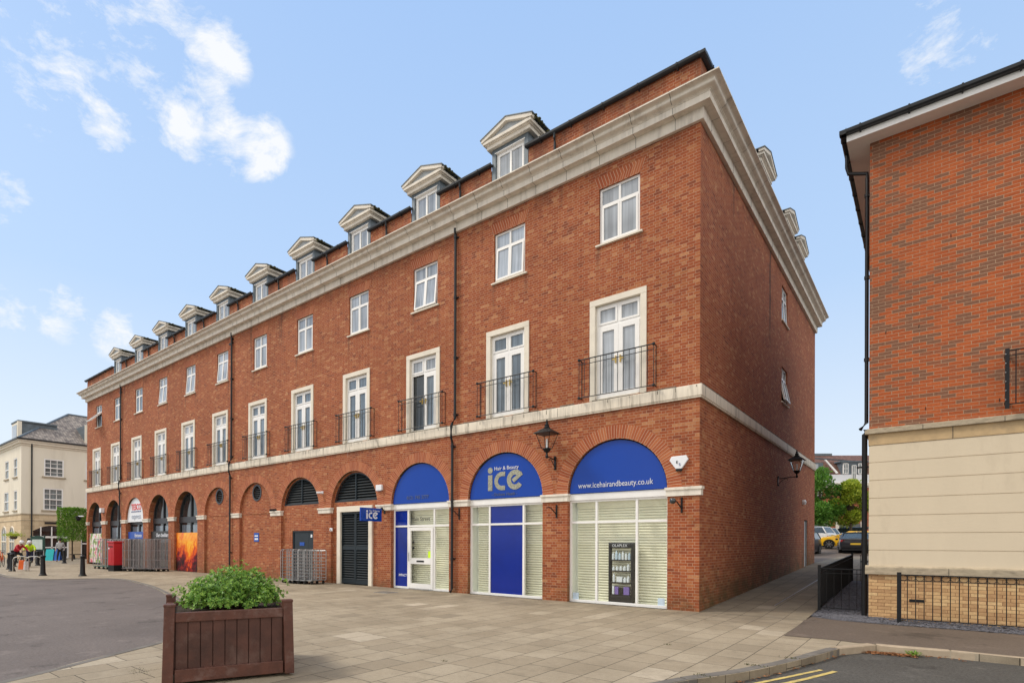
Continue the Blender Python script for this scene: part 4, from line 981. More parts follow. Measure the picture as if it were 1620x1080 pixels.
def shopfront(i, mull, centre_blue=False, left_blue=False, door=False):
    x0, x1 = AX[i] - HA + .0, AX[i] + HA
    root = empty('shopfront', parent=P)
    b = MB(); tz = 2.15
    bars = [(x0, x0 + .06, 0, 2.74), (x1 - .055, x1, 0, 2.74), (x0 + .06, x1 - .055, 0.0, .07), (x0 + .06, x1 - .055, 2.69, 2.74)]
    ms = sorted(mull)
    for m in ms: bars.append((m - .03, m + .03, .07, 2.69))
    edges = [x0 + .06] + [v for m in ms for v in (m - .03, m + .03)] + [x1 - .055]
    cells = list(zip(edges[::2], edges[1::2]))
    for a, c in cells: bars.append((a, c, tz - .03, tz + .03))
    frame_bars(b, bars); b.box(x0 + .01, x1 - .01, YS - .035, YS + .06, 2.742, 2.915)
    b.build('shop_frame', 'white_metal', root, bevel=.004)
    b = MB()
    for k, (a, c) in enumerate(cells):
        blue = (centre_blue and k == 1) or (left_blue and k == 0)
        if blue: b2 = MB(); b2.box(a, c, YS + .03, YS + .045, .07, tz - .03); b2.box(a, c, YS + .03, YS + .045, tz + .03, 2.69); b2.build('blue_window_panel', 'blue_vinyl', root)
        else: 
            b.quad((a, YS + .04, .07), (c, YS + .04, .07), (c, YS + .04, tz - .03), (a, YS + .04, tz - .03)); b.quad((a, YS + .04, tz + .03), (c, YS + .04, tz + .03), (c, YS + .04, 2.69), (a, YS + .04, 2.69))
    b.build('pane', 'clear_glass', root, fixn=False)
    display_box(i, root)
    if door:
        a, c = cells[1]
        b = MB(); y = YS - .02
        for q in ((a + .01, a + .11, .03, 2.10), (c - .11, c - .01, .03, 2.10), (a + .11, c - .11, 1.99, 2.10), (a + .11, c - .11, .03, .20), (a + .11, c - .11, .86, 1.06)): b.box(q[0], q[1], y, y + .06, q[2], q[3])
        dr = b.build('door', 'white_metal', root, bevel=.004)
        b = MB(); b.box((a + c) / 2 - .17, (a + c) / 2 + .17, y - .01, y, .93, .985); b.build('letter_slot', 'black_metal', dr)
        b = MB(); b.tube([(a + .06, y - .05, .95), (a + .06, y - .05, 1.25)], .012, 8); b.build('handle', 'galvanised', dr)
        b = MB(); b.box(c - .26, c - .13, YS + .02, YS + .025, 1.08, 1.30); b.build('warning_sticker', 'cloth_hivis', dr)
        b = MB(); b.box(a + .16, a + .24, YS + .02, YS + .03, 1.36, 1.44); b.box(a + .16, a + .24, YS + .02, YS + .03, 1.56, 1.63); b.build('lock', 'black_metal', dr)
    return root
s0 = shopfront(0, (-2.66, -1.56)); s1 = shopfront(1, (-6.19, -4.96), centre_blue=True); s2 = shopfront(2, (-9.70, -8.48), left_blue=True, door=True)
b = MB()
for x in (AX[0] - HA + .09, AX[0] + HA - .28): b.box(x, x + .17, YS + .02, YS + .035, 0.07, .25)
b.build('window_sticker', 'bottle_blue', s0)
text('Main Street', 'black_letters', s2, (-9.56, YS + .03, 2.33), 0.185, name='lettering', ext=.001)
text('IMPACT', 'pale_letters', s2, (-10.18, YS + .028, 0.42), 0.115, name='lettering', ext=.001, bold=.002)
for z, bd in ((1.62, 'Hair'), (1.50, 'Beauty'), (1.38, 'Spa')): pass
def lunette(i, label):
    r = HA - .035; n = 32
    root = empty('lunette_sign', (0, 0, 0), label=label, cat='sign')
    pts = [(AX[i] + r * math.cos(math.pi * k / n), .07, 2.925 + r * math.sin(math.pi * k / n)) for k in range(n + 1)]
    b = MB(); _, fs = b.poly(pts); b.orient((0, -1, 0), fs)
    for p, q in zip(pts, pts[1:] + pts[:1]): b.quad(p, q, (q[0], .16, q[2]), (p[0], .16, p[2]))
    b.build('sign_panel', 'blue_panel', root); return root
def arc_shape(b, cx, cz, r0, r1, a0, a1, y, th=.02, n=26, sx=1.0):
    for k in range(n):
        t0 = a0 + (a1 - a0) * k / n; t1 = a0 + (a1 - a0) * (k + 1) / n
        b.prism([(cx + sx * q * math.cos(t), y, cz + q * math.sin(t)) for q, t in ((r0, t0), (r1, t0), (r1, t1), (r0, t1))], (0, 0, 0), (0, th, 0), close=True)
def ice_logo(parent, x, z, s, y, mat, th=.012):
    """the three big rounded letters; s = height of the i"""
    b = MB(); b.box(x, x + .27 * s, y, y + th, z, z + .80 * s); b.build('letter_i', mat, parent)
    b = MB(); n = 18; pts = [(x + .135 * s + .155 * s * math.cos(2 * math.pi * k / n), y, z + 1.03 * s + .155 * s * math.sin(2 * math.pi * k / n)) for k in range(n)]
    b.prism(pts, (0, 0, 0), (0, th, 0)); b.build('letter_dot', mat, parent)
    b = MB(); c = x + .86 * s; arc_shape(b, c, z + .46 * s, .24 * s, .46 * s, R(90), R(270), y, th)
    b.box(c, c + .20 * s, y, y + th, z + .70 * s, z + .92 * s); b.box(c, c + .20 * s, y, y + th, z, z + .22 * s); b.build('letter_c', mat, parent)
    b = MB(); c = x + 1.66 * s; arc_shape(b, c, z + .48 * s, .24 * s, .49 * s, R(25), R(325), y, th, 36)
    M = [(-.20, .02), (-.06, -.14), (.44, .22), (.36, .38)]
    b.prism([(c + u * s, y - .001, z + (.48 + v) * s) for u, v in M], (0, 0, 0), (0, th, 0)); b.build('letter_e', mat, parent)
g1 = lunette(0, 'half-round blue sign with pale web address lettering over the right-hand shopfront')
text('www.icehairandbeauty.co.uk', 'pale_letters', g1, (-3.16, .062, 3.06), 0.205, ext=.003, sx=0.86)
g2 = lunette(1, 'half-round blue sign with large silver ice letters, middle of the three')
ice_logo(g2, -6.20, 3.16, .595, .060, 'silver_letters')
text('Hair & Beauty', 'pale_letters', g2, (-5.97, .062, 3.765), .155, ext=.003, sx=1.0)
text('- Dickens Heath -', 'dim_letters', g2, (-6.06, .062, 3.00), .13, ext=.003)
g3 = lunette(2, 'half-round blue sign with faint dark telephone number over the white glazed door')
text('0121 745 3777', 'dim_letters', g3, (-9.70, .062, 3.06), .17, ext=.003)
# projecting blade sign
bx = -10.74
root = empty('projecting_sign', (bx, 0, 0), label='small rectangular blue hanging sign with white letters beside the louvred door', cat='sign')
b = MB(); b.box(-.03, .03, -1.12, -.17, 2.32, 2.78); b.build('sign_panel', 'blue_panel', root, bevel=.004)
b = MB(); b.tube([(0, -.17, 2.74), (0, 0.0, 2.74)], .02, 8); b.box(-.04, .04, -.012, 0, 2.60, 2.84); b.sphere((0, -.14, 2.78), .05, 8); b.build('bracket', 'black_metal', root)
lg = empty('lettering', parent=root)
lr = MB(); s_ = .24
def on_blade(fn): pass
lg.location = (.034, 0, 0); lg.rotation_euler = (0, 0, R(90))
# local x now runs along world y, facing the camera side (+x)
ice_logo(lg, -.88, 2.40, .25, -.006, 'pale_letters', .006)
text('Hair & Beauty', 'pale_letters', root, (.036, -.76, 2.655), .085, rot=(R(90), 0, R(90)), ext=.002)
# ------------------------------------------------------------------ supermarket glazing behind the arches
GY = 0.30
def tall_glazing(i, kind):
    x0, x1 = AX[i] - HA, AX[i] + HA; r = HA; root = empty('arched_window', parent=P)
    b = MB(); _, fs = b.poly(arch_pts(AX[i], HA, 0, ZSP, GY + .05)); b.orient((0, -1, 0), fs); b.build('pane', 'pane_dark', root, fixn=False)
    b = MB('dark_frame')
    b.box(x0, x1, GY - .04, GY + .04, 2.62, 2.93); b.box(x0, x0 + .10, GY - .02, GY + .04, 0, 2.62); b.box(x1 - .10, x1, GY - .02, GY + .04, 0, 2.62)
    b.box(AX[i] - .06, AX[i] + .06, GY - .02, GY + .04, 1.7, 2.62); b.box(AX[i] - .05, AX[i] + .05, GY - .02, GY + .04, 2.93, ZSP + r - .02); b.box(x0 + .1, x1 - .1, GY - .02, GY + .04, 0, .12)
    n = 20
    for k in range(n):
        t0, t1 = math.pi * k / n, math.pi * (k + 1) / n
        b.prism([(AX[i] + q * math.cos(t), GY - .02, ZSP + q * math.sin(t)) for q, t in ((r - .08, t0), (r, t0), (r, t1), (r - .08, t1))], (0, 0, 0), (0, .06, 0))
    b.build('window_frame', 'dark_frame', root)
    b = MB(); b.box(x0 + .2, AX[i] - .12, GY + .03, GY + .04, 1.75, 2.5); b.box(AX[i] + .12, x1 - .2, GY + .03, GY + .04, 1.75, 2.5); b.build('reflection_panel', 'pane_mid', root)  # paler panels that paint a reflection into the dark glazing
    return root
for i in range(7, 12): tall_glazing(i, 0)
b = MB(); x = AX[7]; b.quad((x - HA + .02, .10, .18), (x + HA - .02, .10, .18), (x + HA - .02, .10, 2.07), (x - HA + .02, .10, 2.07))
for a in (x - HA + .02,): b.box(a, x + HA - .02, .105, .14, .0, 2.07)
tag(b.build('window_poster', 'fire_poster'), 'tall poster of orange flames in the arch nearest the plain brick bays', 'poster')
b = MB(); x = AX[11]; b.box(x - HA + .05, x + HA - .05, .10, .15, .12, 2.12)
tag(b.build('window_poster', 'flower_poster'), 'flower and produce poster in the arch at the far left end of the brick block', 'poster')
# round-headed shop sign, fascia boards
x = AX[9]; r = HA - .02
root = empty('arched_sign', label='white round-topped shop sign with red and blue lettering, third arch from far end', cat='sign')
pts = arch_pts(x, r, 2.78, ZSP, .10, 24); b = MB(); _, fs = b.poly(pts); b.prism(pts, (0, 0, 0), (0, .05, 0), close=False); b.build('sign_panel', 'sign_white', root)
text('TESCO', 'red_letters', root, (x + .05, .09, 3.52), .52, align='CENTER', ext=.006, sx=.95, bold=.008)
b = MB()
for k in range(5): b.prism([(x - .72 + k * .31 + u, .085, 3.38 + v) for u, v in ((0, 0), (.20, 0), (.26, .07), (.06, .07))], (0, 0, 0), (0, .006, 0))
b.build('stripes', 'navy_letters', root)
text('express', 'grey_letters', root, (x + .05, .09, 2.98), .46, align='CENTER', ext=.006)
def board(i, body, mat, lm, label, z0=1.70, z1=2.18):
    x = AX[i]; root = empty('fascia_board', label=label, cat='sign')
    b = MB(); b.box(x - HA + .04, x + HA - .04, .14, .18, z0, z1); b.build('sign_panel', mat, root)
    text(body, lm, root, (x + .25, .135, z0 + .16), .30, align='CENTER', ext=.004, bold=.006); return root
board(9, 'Entrance', 'sign_blue', 'pale_letters', 'blue board with white Entrance lettering under the white round-topped sign')
board(8, 'Our cheddars', 'sign_dark', 'pale_letters', 'dark board with white lettering in the arch left of the flame poster')
# little wall fittings
root = empty('wall_sign', label='small square blue sign with two white lines on the blind brick bay', cat='sign')
b = MB(); b.box(-19.62, -19.22, YI - .02, YI, 1.60, 2.0); b.build('sign_panel', 'sign_blue', root)
b = MB(); b.box(-19.56, -19.28, YI - .024, YI - .02, 1.83, 1.89); b.box(-19.56, -19.28, YI - .024, YI - .02, 1.68, 1.76); b.build('stripes', 'sign_white', root)
root = empty('alarm_box', label='white wedge-shaped alarm box with dark lens near the front corner', cat='alarm box')
b = MB(); ax_ = -.46; b.prism([(ax_ - .17, -.06, 3.66), (ax_ + .17, -.06, 3.67), (ax_ + .22, -.06, 3.57), (ax_ + .07, -.06, 3.36), (ax_ - .07, -.06, 3.36), (ax_ - .22, -.06, 3.57)], (0, 0, 0), (0, .06, 0)); b.build('housing', 'sign_white', root, bevel=.012)
b = MB(); b.box(ax_ - .07, ax_ + .07, -.055, -.01, 3.31, 3.358); b.build('lens', 'dark_void', root)
text('E', 'black_letters', root, (ax_ - .06, -.066, 3.49), .09); text('S', 'navy_letters', root, (ax_ + .005, -.066, 3.43), .09)
root = empty('alarm_box', label='small white box on the brickwork above the blue hanging sign', cat='alarm box')
b = MB(); b.box(-11.13, -10.83, -.09, 0, 3.44, 3.64); b.build('housing', 'sign_white', root, bevel=.01); b = MB(); b.box(-11.1, -10.86, -.085, -.01, 3.425, 3.44); b.build('lens', 'grey_letters', root)
root = empty('alarm_box', label='tiny cream sensor box left of the louvred door', cat='sensor')
b = MB(); b.box(-13.84, -13.70, -.05, 0, 2.02, 2.14); b.build('housing', 'sign_white', root, bevel=.008); b = MB(); b.sphere((-13.77, -.05, 2.07), .025, 8); b.build('lens', 'dark_void', root)
root = empty('floodlight', label='small cream floodlight between the two far left arches', cat='light')
b = MB(); xx = (AX[10] + AX[11]) / 2; b.box(xx - .17, xx + .17, -.22, 0, 3.50, 3.80); b.build('housing', 'sign_white', root, bevel=.02); b = MB(); b.box(xx - .12, xx + .12, -.20, -.05, 3.47, 3.50); b.build('lens', 'pane_mid', root)
def camera_dome(x, z, label, arm=.25, dome=True):
    root = empty('security_camera', label=label, cat='security camera')
    b = MB(); b.box(x - .02, x + .02, -.03, 0, z - .30, z + .06); b.tube([(x, -.02, z - .2), (x - .07, -arm * .6, z - .04), (x - .10, -arm, z)], .014, 6); b.build('bracket', 'black_metal', root)
    b = MB(); 
    if dome: b.sphere((x - .12, -arm - .02, z - .03), .075, 12); b.build('dome', 'pane_dark', root, smooth=True)
    else: b.sphere((x - .12, -arm - .02, z - .03), .02, 6); b.build('dome', 'black_metal', root)
camera_dome(-.40, 2.62, 'dark dome camera on an iron bracket below the corner capital')
camera_dome(-3.78, 2.58, 'bare iron bracket under the capital between the two right-hand shopfronts', dome=False, arm=.30)
camera_dome(-7.28, 2.62, 'bare iron bracket beside the downpipe near the glazed shop door', dome=False, arm=.30)
root = empty('security_camera', label='white bullet camera on the pier between the two louvred arches', cat='security camera')
b = MB(); b.box(-14.42, -14.30, -.03, 0, 3.5, 3.6); b.build('bracket', 'sign_white', root); b = MB(); b.tube([(-14.36, -.02, 3.55), (-14.50, -.20, 3.54)], .045, 10); b.build('dome', 'sign_white', root)
root = empty('security_camera', label='black bullet camera low on the pier left of the first louvred arch', cat='security camera')
b = MB(); b.box(-17.72, -17.62, -.03, 0, 2.9, 3.0); b.build('bracket', 'black_metal', root); b = MB(); b.tube([(-17.66, -.02, 2.98), (-17.82, -.22, 2.96)], .05, 10); b.build('dome', 'black_metal', root)
root = empty('security_camera', label='white and black dome camera jutting from the far left corner', cat='security camera')
b = MB(); b.tube([(XL, -.2, 3.35), (XL - .5, -.35, 3.35)], .04, 8); b.build('bracket', 'sign_white', root)
b = MB(); b.lathe((XL - .55, -.35, 3.12), [(.05, -.1), (.13, 0), (.17, .1), (.17, .22), (.05, .25)], 12); b.build('dome', 'dark_void', root)
# ------------------------------------------------------------------ wall lanterns
def lantern(loc, rz, label, A=-.52, sc=.76):
    """arm runs along local -y from the wall plate; lantern stands on its end"""
    root = empty('wall_lantern', loc, rz, label=label, cat='lamp', group='black wall lanterns on the brick block'); root.scale = (sc * 1.14, sc * 1.14, sc)
    b = MB(); b.box(-.035, .035, -.03, 0, -.22, .20); b.sphere((0, -.03, .2), .045, 8); b.sphere((0, -.03, -.22), .045, 8)
    b.tube([(0, -.02, .12), (0, -.16, .11), (0, A * .65, .15), (0, A, .16)], [.026, .024, .02, .022], 8)
    b.tube([(0, -.02, -.14), (0, -.10, -.10), (0, -.17, .0), (0, -.26, .07), (0, -.36, .09), (0, -.40, .05), (0, -.36, .03)], .014, 6)
    b.build('bracket_arm', 'black_metal', root, smooth=True)
    b = MB(); b.lathe((0, A, .10), [(.03, 0), (.045, .03), (.045, .10), (.03, .12), (.03, .20), (.075, .22), (.12, .30), (.13, .33), (.10, .35)], 12); b.build('socket', 'black_metal', root, smooth=True)
    z0, z1, h0, h1 = .44, .98, .115, .25
    b = MB()
    for sx in (-1, 1):
        for sy in (-1, 1): b.tube([(sx * h0, A + sy * h0, z0), (sx * h1, A + sy * h1, z1)], .011, 6)
    for z, h in ((z0, h0), (z1, h1)):
        c = [(-h, A - h, z), (h, A - h, z), (h, A + h, z), (-h, A + h, z)]
        for p, q in zip(c, c[1:] + c[:1]): b.tube([p, q], .012, 5)
    b.build('lamp_frame', 'black_metal', root)
    b = MB(); c0 = [(-h0, A - h0, z0), (h0, A - h0, z0), (h0, A + h0, z0), (-h0, A + h0, z0)]; c1 = [(-h1, A - h1, z1), (h1, A - h1, z1), (h1, A + h1, z1), (-h1, A + h1, z1)]
    for k in range(4): b.quad(c0[k], c0[(k + 1) % 4], c1[(k + 1) % 4], c1[k])
    b.build('lamp_glass', 'clear_glass', root, fixn=False)
    b = MB(); b.lathe((0, A, .46), [(.03, 0), (.028, .3), (.02, .32)], 10); b.build('bulb', 'sign_white', root, smooth=True)
    b = MB(); e = .31; t = .10
    base = [(-e, A - e, z1), (e, A - e, z1), (e, A + e, z1), (-e, A + e, z1)]; top = [(-t, A - t, z1 + .17), (t, A - t, z1 + .17), (t, A + t, z1 + .17), (-t, A + t, z1 + .17)]
    bv = [b.bm.verts.new(p) for p in base]; bl = [b.bm.verts.new((p[0], p[1], p[2] - .018)) for p in base]; tv = [b.bm.verts.new(p) for p in top]
    for k in range(4): b.face([bv[k], bv[(k + 1) % 4], tv[(k + 1) % 4], tv[k]]); b.face([bl[k], bl[(k + 1) % 4], bv[(k + 1) % 4], bv[k]])
    b.face(tv); b.face(bl)
    b.lathe((0, A, z1 + .17), [(.10, 0), (.11, .03), (.075, .05), (.07, .11), (.085, .125), (.05, .15), (.035, .20), (.05, .22), (.02, .26), (.028, .29), (.006, .34)], 12)
    b.build('lamp_top', 'black_metal', root)
    return root
lantern((-3.83, 0, 3.80), 0, 'black wall lantern on a scrolled arm between the two right-hand blue signs')
lantern((0, 8.74, 3.80), R(90), 'black wall lantern on the side wall above the alley', A=-.74, sc=.70)
# ------------------------------------------------------------------ display stand with bottles in the right-hand window
root = empty('display_stand', (-2.00, .25, .03), label='tall black display stand with white heading inside the right-hand shop window', cat='display stand')
b = MB(); b.box(-.34, -.29, -.07, .07, 0, 1.58); b.box(.27, .34, -.07, .07, 0, 1.58); b.box(-.29, .27, -.07, .07, 0, .20); b.box(-.29, .27, -.07, .07, 1.44, 1.58)
b.build('stand_frame', 'stand_black', root, bevel=.01)
SH = [.24, .56, .86, 1.14]
for z in SH[1:]:
    b = MB(); b.box(-.285, .265, -.065, .065, z - .03, z); b.build('shelf', 'stand_black', root)
b = MB(); b.box(-.285, .265, -.065, .065, .2, .235); b.build('shelf', 'stand_black', root)
text('OLAPLEX', 'pale_letters', root, (-.03, -.075, 1.47), .10, align='CENTER', ext=.002)
ORD = ['leftmost', 'second', 'third', 'fourth', 'fifth', 'sixth', 'seventh', 'eighth']
def bottle(x, z, r, h, mat, label, group, cat='bottle', box=False):
    b = MB()
    if box: b.box(-r, r, -r * .5, r * .5, 0, h)
    else: b.lathe((0, 0, 0), [(r, 0), (r, h * .72), (r * .5, h * .82), (r * .42, h)], 10)
    o = b.build('bottle' if not box else 'product_box', mat, loc=(-2.00 + x, .215, .03 + z), bevel=.003 if box else 0); tag(o, label, cat, group); return o
r = random.Random(8)
for k in range(6): bottle(-.22 + k * .088, SH[3], .032, r.uniform(.17, .24), 'bottle_white' if k in (0, 3, 4) else 'bottle_blue', ORD[k] + ' pale bottle on the top shelf of the black display stand', 'bottles on the top shelf of the display stand')
for k in range(5): bottle(-.21 + k * .10, SH[2], .036, [.10, .11, .12, .12, .17][k], 'bottle_white', ORD[k] + ' short white bottle on the second shelf of the black display stand', 'bottles on the second shelf of the display stand')
for k in range(4): bottle([-.20, -.04, .10, .19][k], SH[1], [.03, .075, .04, .035][k], [.22, .14, .13, .17][k], 'bottle_white', ['thin white carton at the left of the third shelf', 'flat white box in the middle of the third shelf', 'white bottle right of the flat box on the third shelf', 'rightmost white bottle on the third shelf of the stand'][k], 'packs on the third shelf of the display stand', 'product', box=(k == 1))
for k in range(4): bottle([-.22, -.12, .0, .15][k], SH[0], [.025, .05, .05, .075][k], [.22, .2, .18, .2][k], ['bottle_white', 'pack_purple', 'stand_black', 'pack_purple'][k], ['thin white pack on the lowest shelf of the display stand', 'narrow purple pack on the lowest shelf of the display stand', 'black pack between the purple ones on the lowest shelf', 'wide purple pack at the right of the lowest shelf'][k], None, 'product', box=True)

# ------------------------------------------------------------------ planter and shrub
def F2(lat, dep): 
    f = Vector((-.6398, .7686)); r_ = Vector((.7686, .6398)); p = Vector((4.0935, -13.5498)) + f * dep + r_ * lat; return p
fl, fr = F2(-3.24, 6.12), F2(-2.03, 6.73); u = (fr - fl); Lp = u.length; ang = math.atan2(u.y, u.x); Dp = 1.38
root = empty('planter', (fl.x, fl.y, 0.0), ang, label='large dark brown wooden planter box holding the green shrub', cat='planter')
def post(x, y, dx, dy):
    b = MB(); h = .055; z1 = .885
    lo = [(x + sx * h + dx * .02, y + sy * h + dy * .02, 0.03) for sx, sy in ((-1, -1), (1, -1), (1, 1), (-1, 1))]; hi = [(x + sx * h, y + sy * h, z1) for sx, sy in ((-1, -1), (1, -1), (1, 1), (-1, 1))]
    a = [b.bm.verts.new(p) for p in lo]; c = [b.bm.verts.new(p) for p in hi]
    for k in range(4): b.face([a[k], a[(k + 1) % 4], c[(k + 1) % 4], c[k]])
    b.face(a[::-1]); b.face(c)
    b.box(x - h - .006, x + h + .006, y - h - .006, y + h + .006, z1 - .01, z1 + .022); b.build('post', 'planter_rail', root, bevel=.008)
for x, y, dx, dy in ((.05, .05, -1, -1), (Lp - .05, .05, 1, -1), (.05, Dp - .05, -1, 1), (Lp - .05, Dp - .05, 1, 1)): post(x, y, dx, dy)
def side(M, L):
    n = max(6, round((L - .2) / .128)); w_ = (L - .21) / n
    b = MB(); 
    for k in range(n): b.box(.105 + k * w_ + .004, .105 + (k + 1) * w_ - .004, .03, .055, .16, .73, M)
    b.box(.06, L - .06, .056, .062, .13, .72, M); b.build('panel', 'planter_wood', root, bevel=.003)
    b = MB(); b.box(.105, L - .105, .005, .085, .705, .81, M); b.build('top_rail', 'planter_rail', root, bevel=.007)
    b = MB(); b.box(.10, L - .10, -.002, .08, .04, .185, M); b.build('bottom_rail', 'planter_rail', root, bevel=.007)
side(Matrix.Identity(4), Lp)
side(Matrix.Translation((Lp, Dp, 0)) @ Matrix.Rotation(math.pi, 4, 'Z'), Lp)
side(Matrix.Translation((Lp, 0, 0)) @ Matrix.Rotation(R(90), 4, 'Z'), Dp)
side(Matrix.Translation((0, Dp, 0)) @ Matrix.Rotation(R(-90), 4, 'Z'), Dp)
b = MB(); N = 14; g_ = [[b.bm.verts.new((.07 + (Lp - .14) * i / N, .07 + (Dp - .14) * j / N, .755 + rnd.uniform(-.015, .02))) for i in range(N + 1)] for j in range(N + 1)]
for j in range(N):
    for i in range(N): b.face([g_[j][i], g_[j][i + 1], g_[j + 1][i + 1], g_[j + 1][i]])
b.build('soil', 'soil', root)
def leafcloud(b, pts, l0, l1, r, up=.35, w=.42, fold=.15):
    for p, nrm in pts:
        l = r.uniform(l0, l1); d = Vector((r.gauss(0, 1), r.gauss(0, 1), r.gauss(0, .8))) + Vector(nrm) * 1.2 + Vector((0, 0, up)); d.normalize()
        s = d.cross(Vector((r.gauss(0, 1), r.gauss(0, 1), r.gauss(0, 1)))).normalized() * l * w; n = s.cross(d).normalized() * l * fold
        p = Vector(p); v = [b.bm.verts.new(q) for q in (p, p + d * l * .5 + s + n, p + d * l, p + d * l * .5 - s + n)]
        b.face([v[0], v[1], v[2]]); b.face([v[0], v[2], v[3]])
cx_, cy_ = Lp * .49, Dp * .45
sh = empty('shrub', (0, 0, 0), label='low rounded bright green evergreen shrub growing in the brown planter', cat='shrub')
Mp = Matrix.Translation((fl.x, fl.y, 0)) @ Matrix.Rotation(ang, 4, 'Z')
b = MB(); r = random.Random(11); stems = MB()
lobes = [((cx_ + dx, cy_ + dy, z), rr) for dx, dy, z, rr in ((0, 0, .95, .36), (-.26, .02, .90, .27), (.30, .05, .92, .30), (-.05, -.26, .88, .26), (.22, -.24, .88, .27), (-.28, -.16, .85, .20), (.44, -.08, .86, .22), (.10, .1, 1.04, .27), (.32, .2, .97, .28), (-.12, .28, .92, .29))]
for k in range(1900):
    (c, rr) = r.choice(lobes); a, t = r.uniform(0, 2 * math.pi), math.acos(r.uniform(-.15, 1)); n = Vector((math.sin(t) * math.cos(a), math.sin(t) * math.sin(a), math.cos(t) * .88))
    tip = Vector(c) + n * rr * (r.uniform(.80, 1.08) if k % 3 else r.uniform(.45, .8))
    if tip.z < .735: continue
    # a whorl of leaves round each shoot tip
    tip += Vector((r.gauss(0, .012), r.gauss(0, .012), r.gauss(0, .012))) + (n + Vector((0, 0, .6))) * (r.uniform(.04, .10) if r.random() < .05 else 0) + n * .045 * math.sin(tip.x * 17 + 1) * math.cos(tip.y * 15) 
    ax = (n + Vector((r.gauss(0, .3), r.gauss(0, .3), .5))).normalized(); m = r.randint(6, 9)
    s0 = ax.cross(Vector((0.3, 0.9, 0.1))).normalized(); s1 = ax.cross(s0)
    for q in range(m):
        an = 2 * math.pi * q / m + r.uniform(-.3, .3); l = r.uniform(.026, .054); d = ((s0 * math.cos(an) + s1 * math.sin(an)) * r.uniform(.7, 1.0) + ax * r.uniform(.15, .8)).normalized(); sd_ = d.cross(ax).normalized() * l * .24; nn = ax * l * .05
        p = tip - ax * r.uniform(0, .02); v = [b.bm.verts.new(z) for z in (p, p + d * l * .55 + sd_ + nn, p + d * l, p + d * l * .55 - sd_ + nn)]
        b.face([v[0], v[1], v[2]]); b.face([v[0], v[2], v[3]])
    if k % 12 == 0: stems.tube([(cx_ + (tip.x - cx_) * .3, cy_ + (tip.y - cy_) * .3, .76), tip], [.010, .003], 4)
bmesh.ops.transform(b.bm, matrix=Mp, verts=b.bm.verts); bmesh.ops.transform(stems.bm, matrix=Mp, verts=stems.bm.verts)
b.build('foliage', 'leaf_shrub', sh, fixn=False); stems.build('stem', 'bark', sh)
# ------------------------------------------------------------------ roll cages
def cage(W_, D_, H_, tube, base, hor=False, nb=6):
    root = empty('roll_cage')
    for s in (-1, 1):
        b = MB(); x = s * W_ / 2
        b.tube([(x, -D_ / 2, .16), (x, -D_ / 2, H_ - .05), (x, -D_ / 2 + .05, H_), (x, D_ / 2 - .05, H_), (x, D_ / 2, H_ - .05), (x, D_ / 2, .16)], .014, 6)
        if hor:
            for k in range(9): z = .24 + (H_ - .3) * k / 8; b.tube([(x, -D_ / 2, z), (x, D_ / 2, z)], .007, 4)
            for k in (1, 2): y = -D_ / 2 + D_ * k / 3; b.tube([(x, y, .16), (x, y, H_)], .008, 4)
        else:
            for k in range(1, nb): y = -D_ / 2 + D_ * k / nb; b.tube([(x, y, .18), (x, y, H_)], .007, 4)
            for z in (.6, 1.1): b.tube([(x, -D_ / 2, z), (x, D_ / 2, z)], .006, 4)
        b.build('side_frame', tube, root)
    b = MB(); y = D_ / 2; b.tube([(-W_ / 2, y, H_ - .03), (W_ / 2, y, H_ - .03)], .010, 5)
    if hor:
        for k in range(9): z = .24 + (H_ - .3) * k / 8; b.tube([(-W_ / 2, y, z), (W_ / 2, y, z)], .007, 4)
        for k in (1, 2): b.tube([(-W_ / 2 + W_ * k / 3, y, .16), (-W_ / 2 + W_ * k / 3, y, H_)], .007, 4)
    else:
        for k in range(1, 5): b.tube([(-W_ / 2 + W_ * k / 5, y, .18), (-W_ / 2 + W_ * k / 5, y, H_)], .006, 4)
    b.build('rear_frame', tube, root)
    b = MB(); b.box(-W_ / 2, W_ / 2, -D_ / 2, D_ / 2, .13, .165); b.build('base', base, root)
    for sx in (-1, 1):
        for sy in (-1, 1):
            b = MB(); b.lathe((sx * (W_ / 2 - .07), sy * (D_ / 2 - .07), .055), [(.015, -.022), (.055, -.018), (.055, .018), (.015, .022)], 10, 'x'); b.box(sx * (W_ / 2 - .07) - .03, sx * (W_ / 2 - .07) + .03, sy * (D_ / 2 - .07) - .01, sy * (D_ / 2 - .07) + .01, .05, .13)
            b.build('castor', 'rubber', root)
    return root
ca = cage(.62, .80, 1.72, 'galvanised', 'cage_green'); cb = cage(.62, .80, 1.72, 'tube_grey', 'tube_grey', nb=5)
A_lab = 'upright-barred roll cage with green base in the row left of the red post box'
B_lab = 'grey upright-barred roll cage in the nested row right of the red post box'
first = {}
for k in range(5):
    o = ca if k == 0 else copy_tree(ca); o.location = (-33.0 + k * .56, -1.75 + .02 * (k % 3) + .03 * k, 0); o.rotation_euler = (0, 0, R(4 + (k * 7) % 5)); 
    tag(o, [None, 'second', 'third', 'fourth', 'fifth'][k] + ' green-based roll cage from the left in the row by the arches' if k else 'green-based roll cage at the far left end of the row by the arches', 'roll cage', 'roll cages standing outside the arches')
for k in range(7):
    o = cb if k == 0 else copy_tree(cb); o.location = (-29.1 + k * .28, -1.75 + .15 * k, 0); o.rotation_euler = (0, 0, R(-3 + (k * 5) % 7))
    tag(o, ['grey roll cage next to the red post box in the nested row', 'second grey roll cage right of the red post box', 'third grey roll cage right of the red post box', 'middle one of the seven grey roll cages by the arches', 'fifth grey roll cage right of the red post box', 'last but one grey roll cage before the flame poster', 'rightmost grey roll cage, nearest the flame poster'][k], 'roll cage', 'grey roll cages right of the post box')
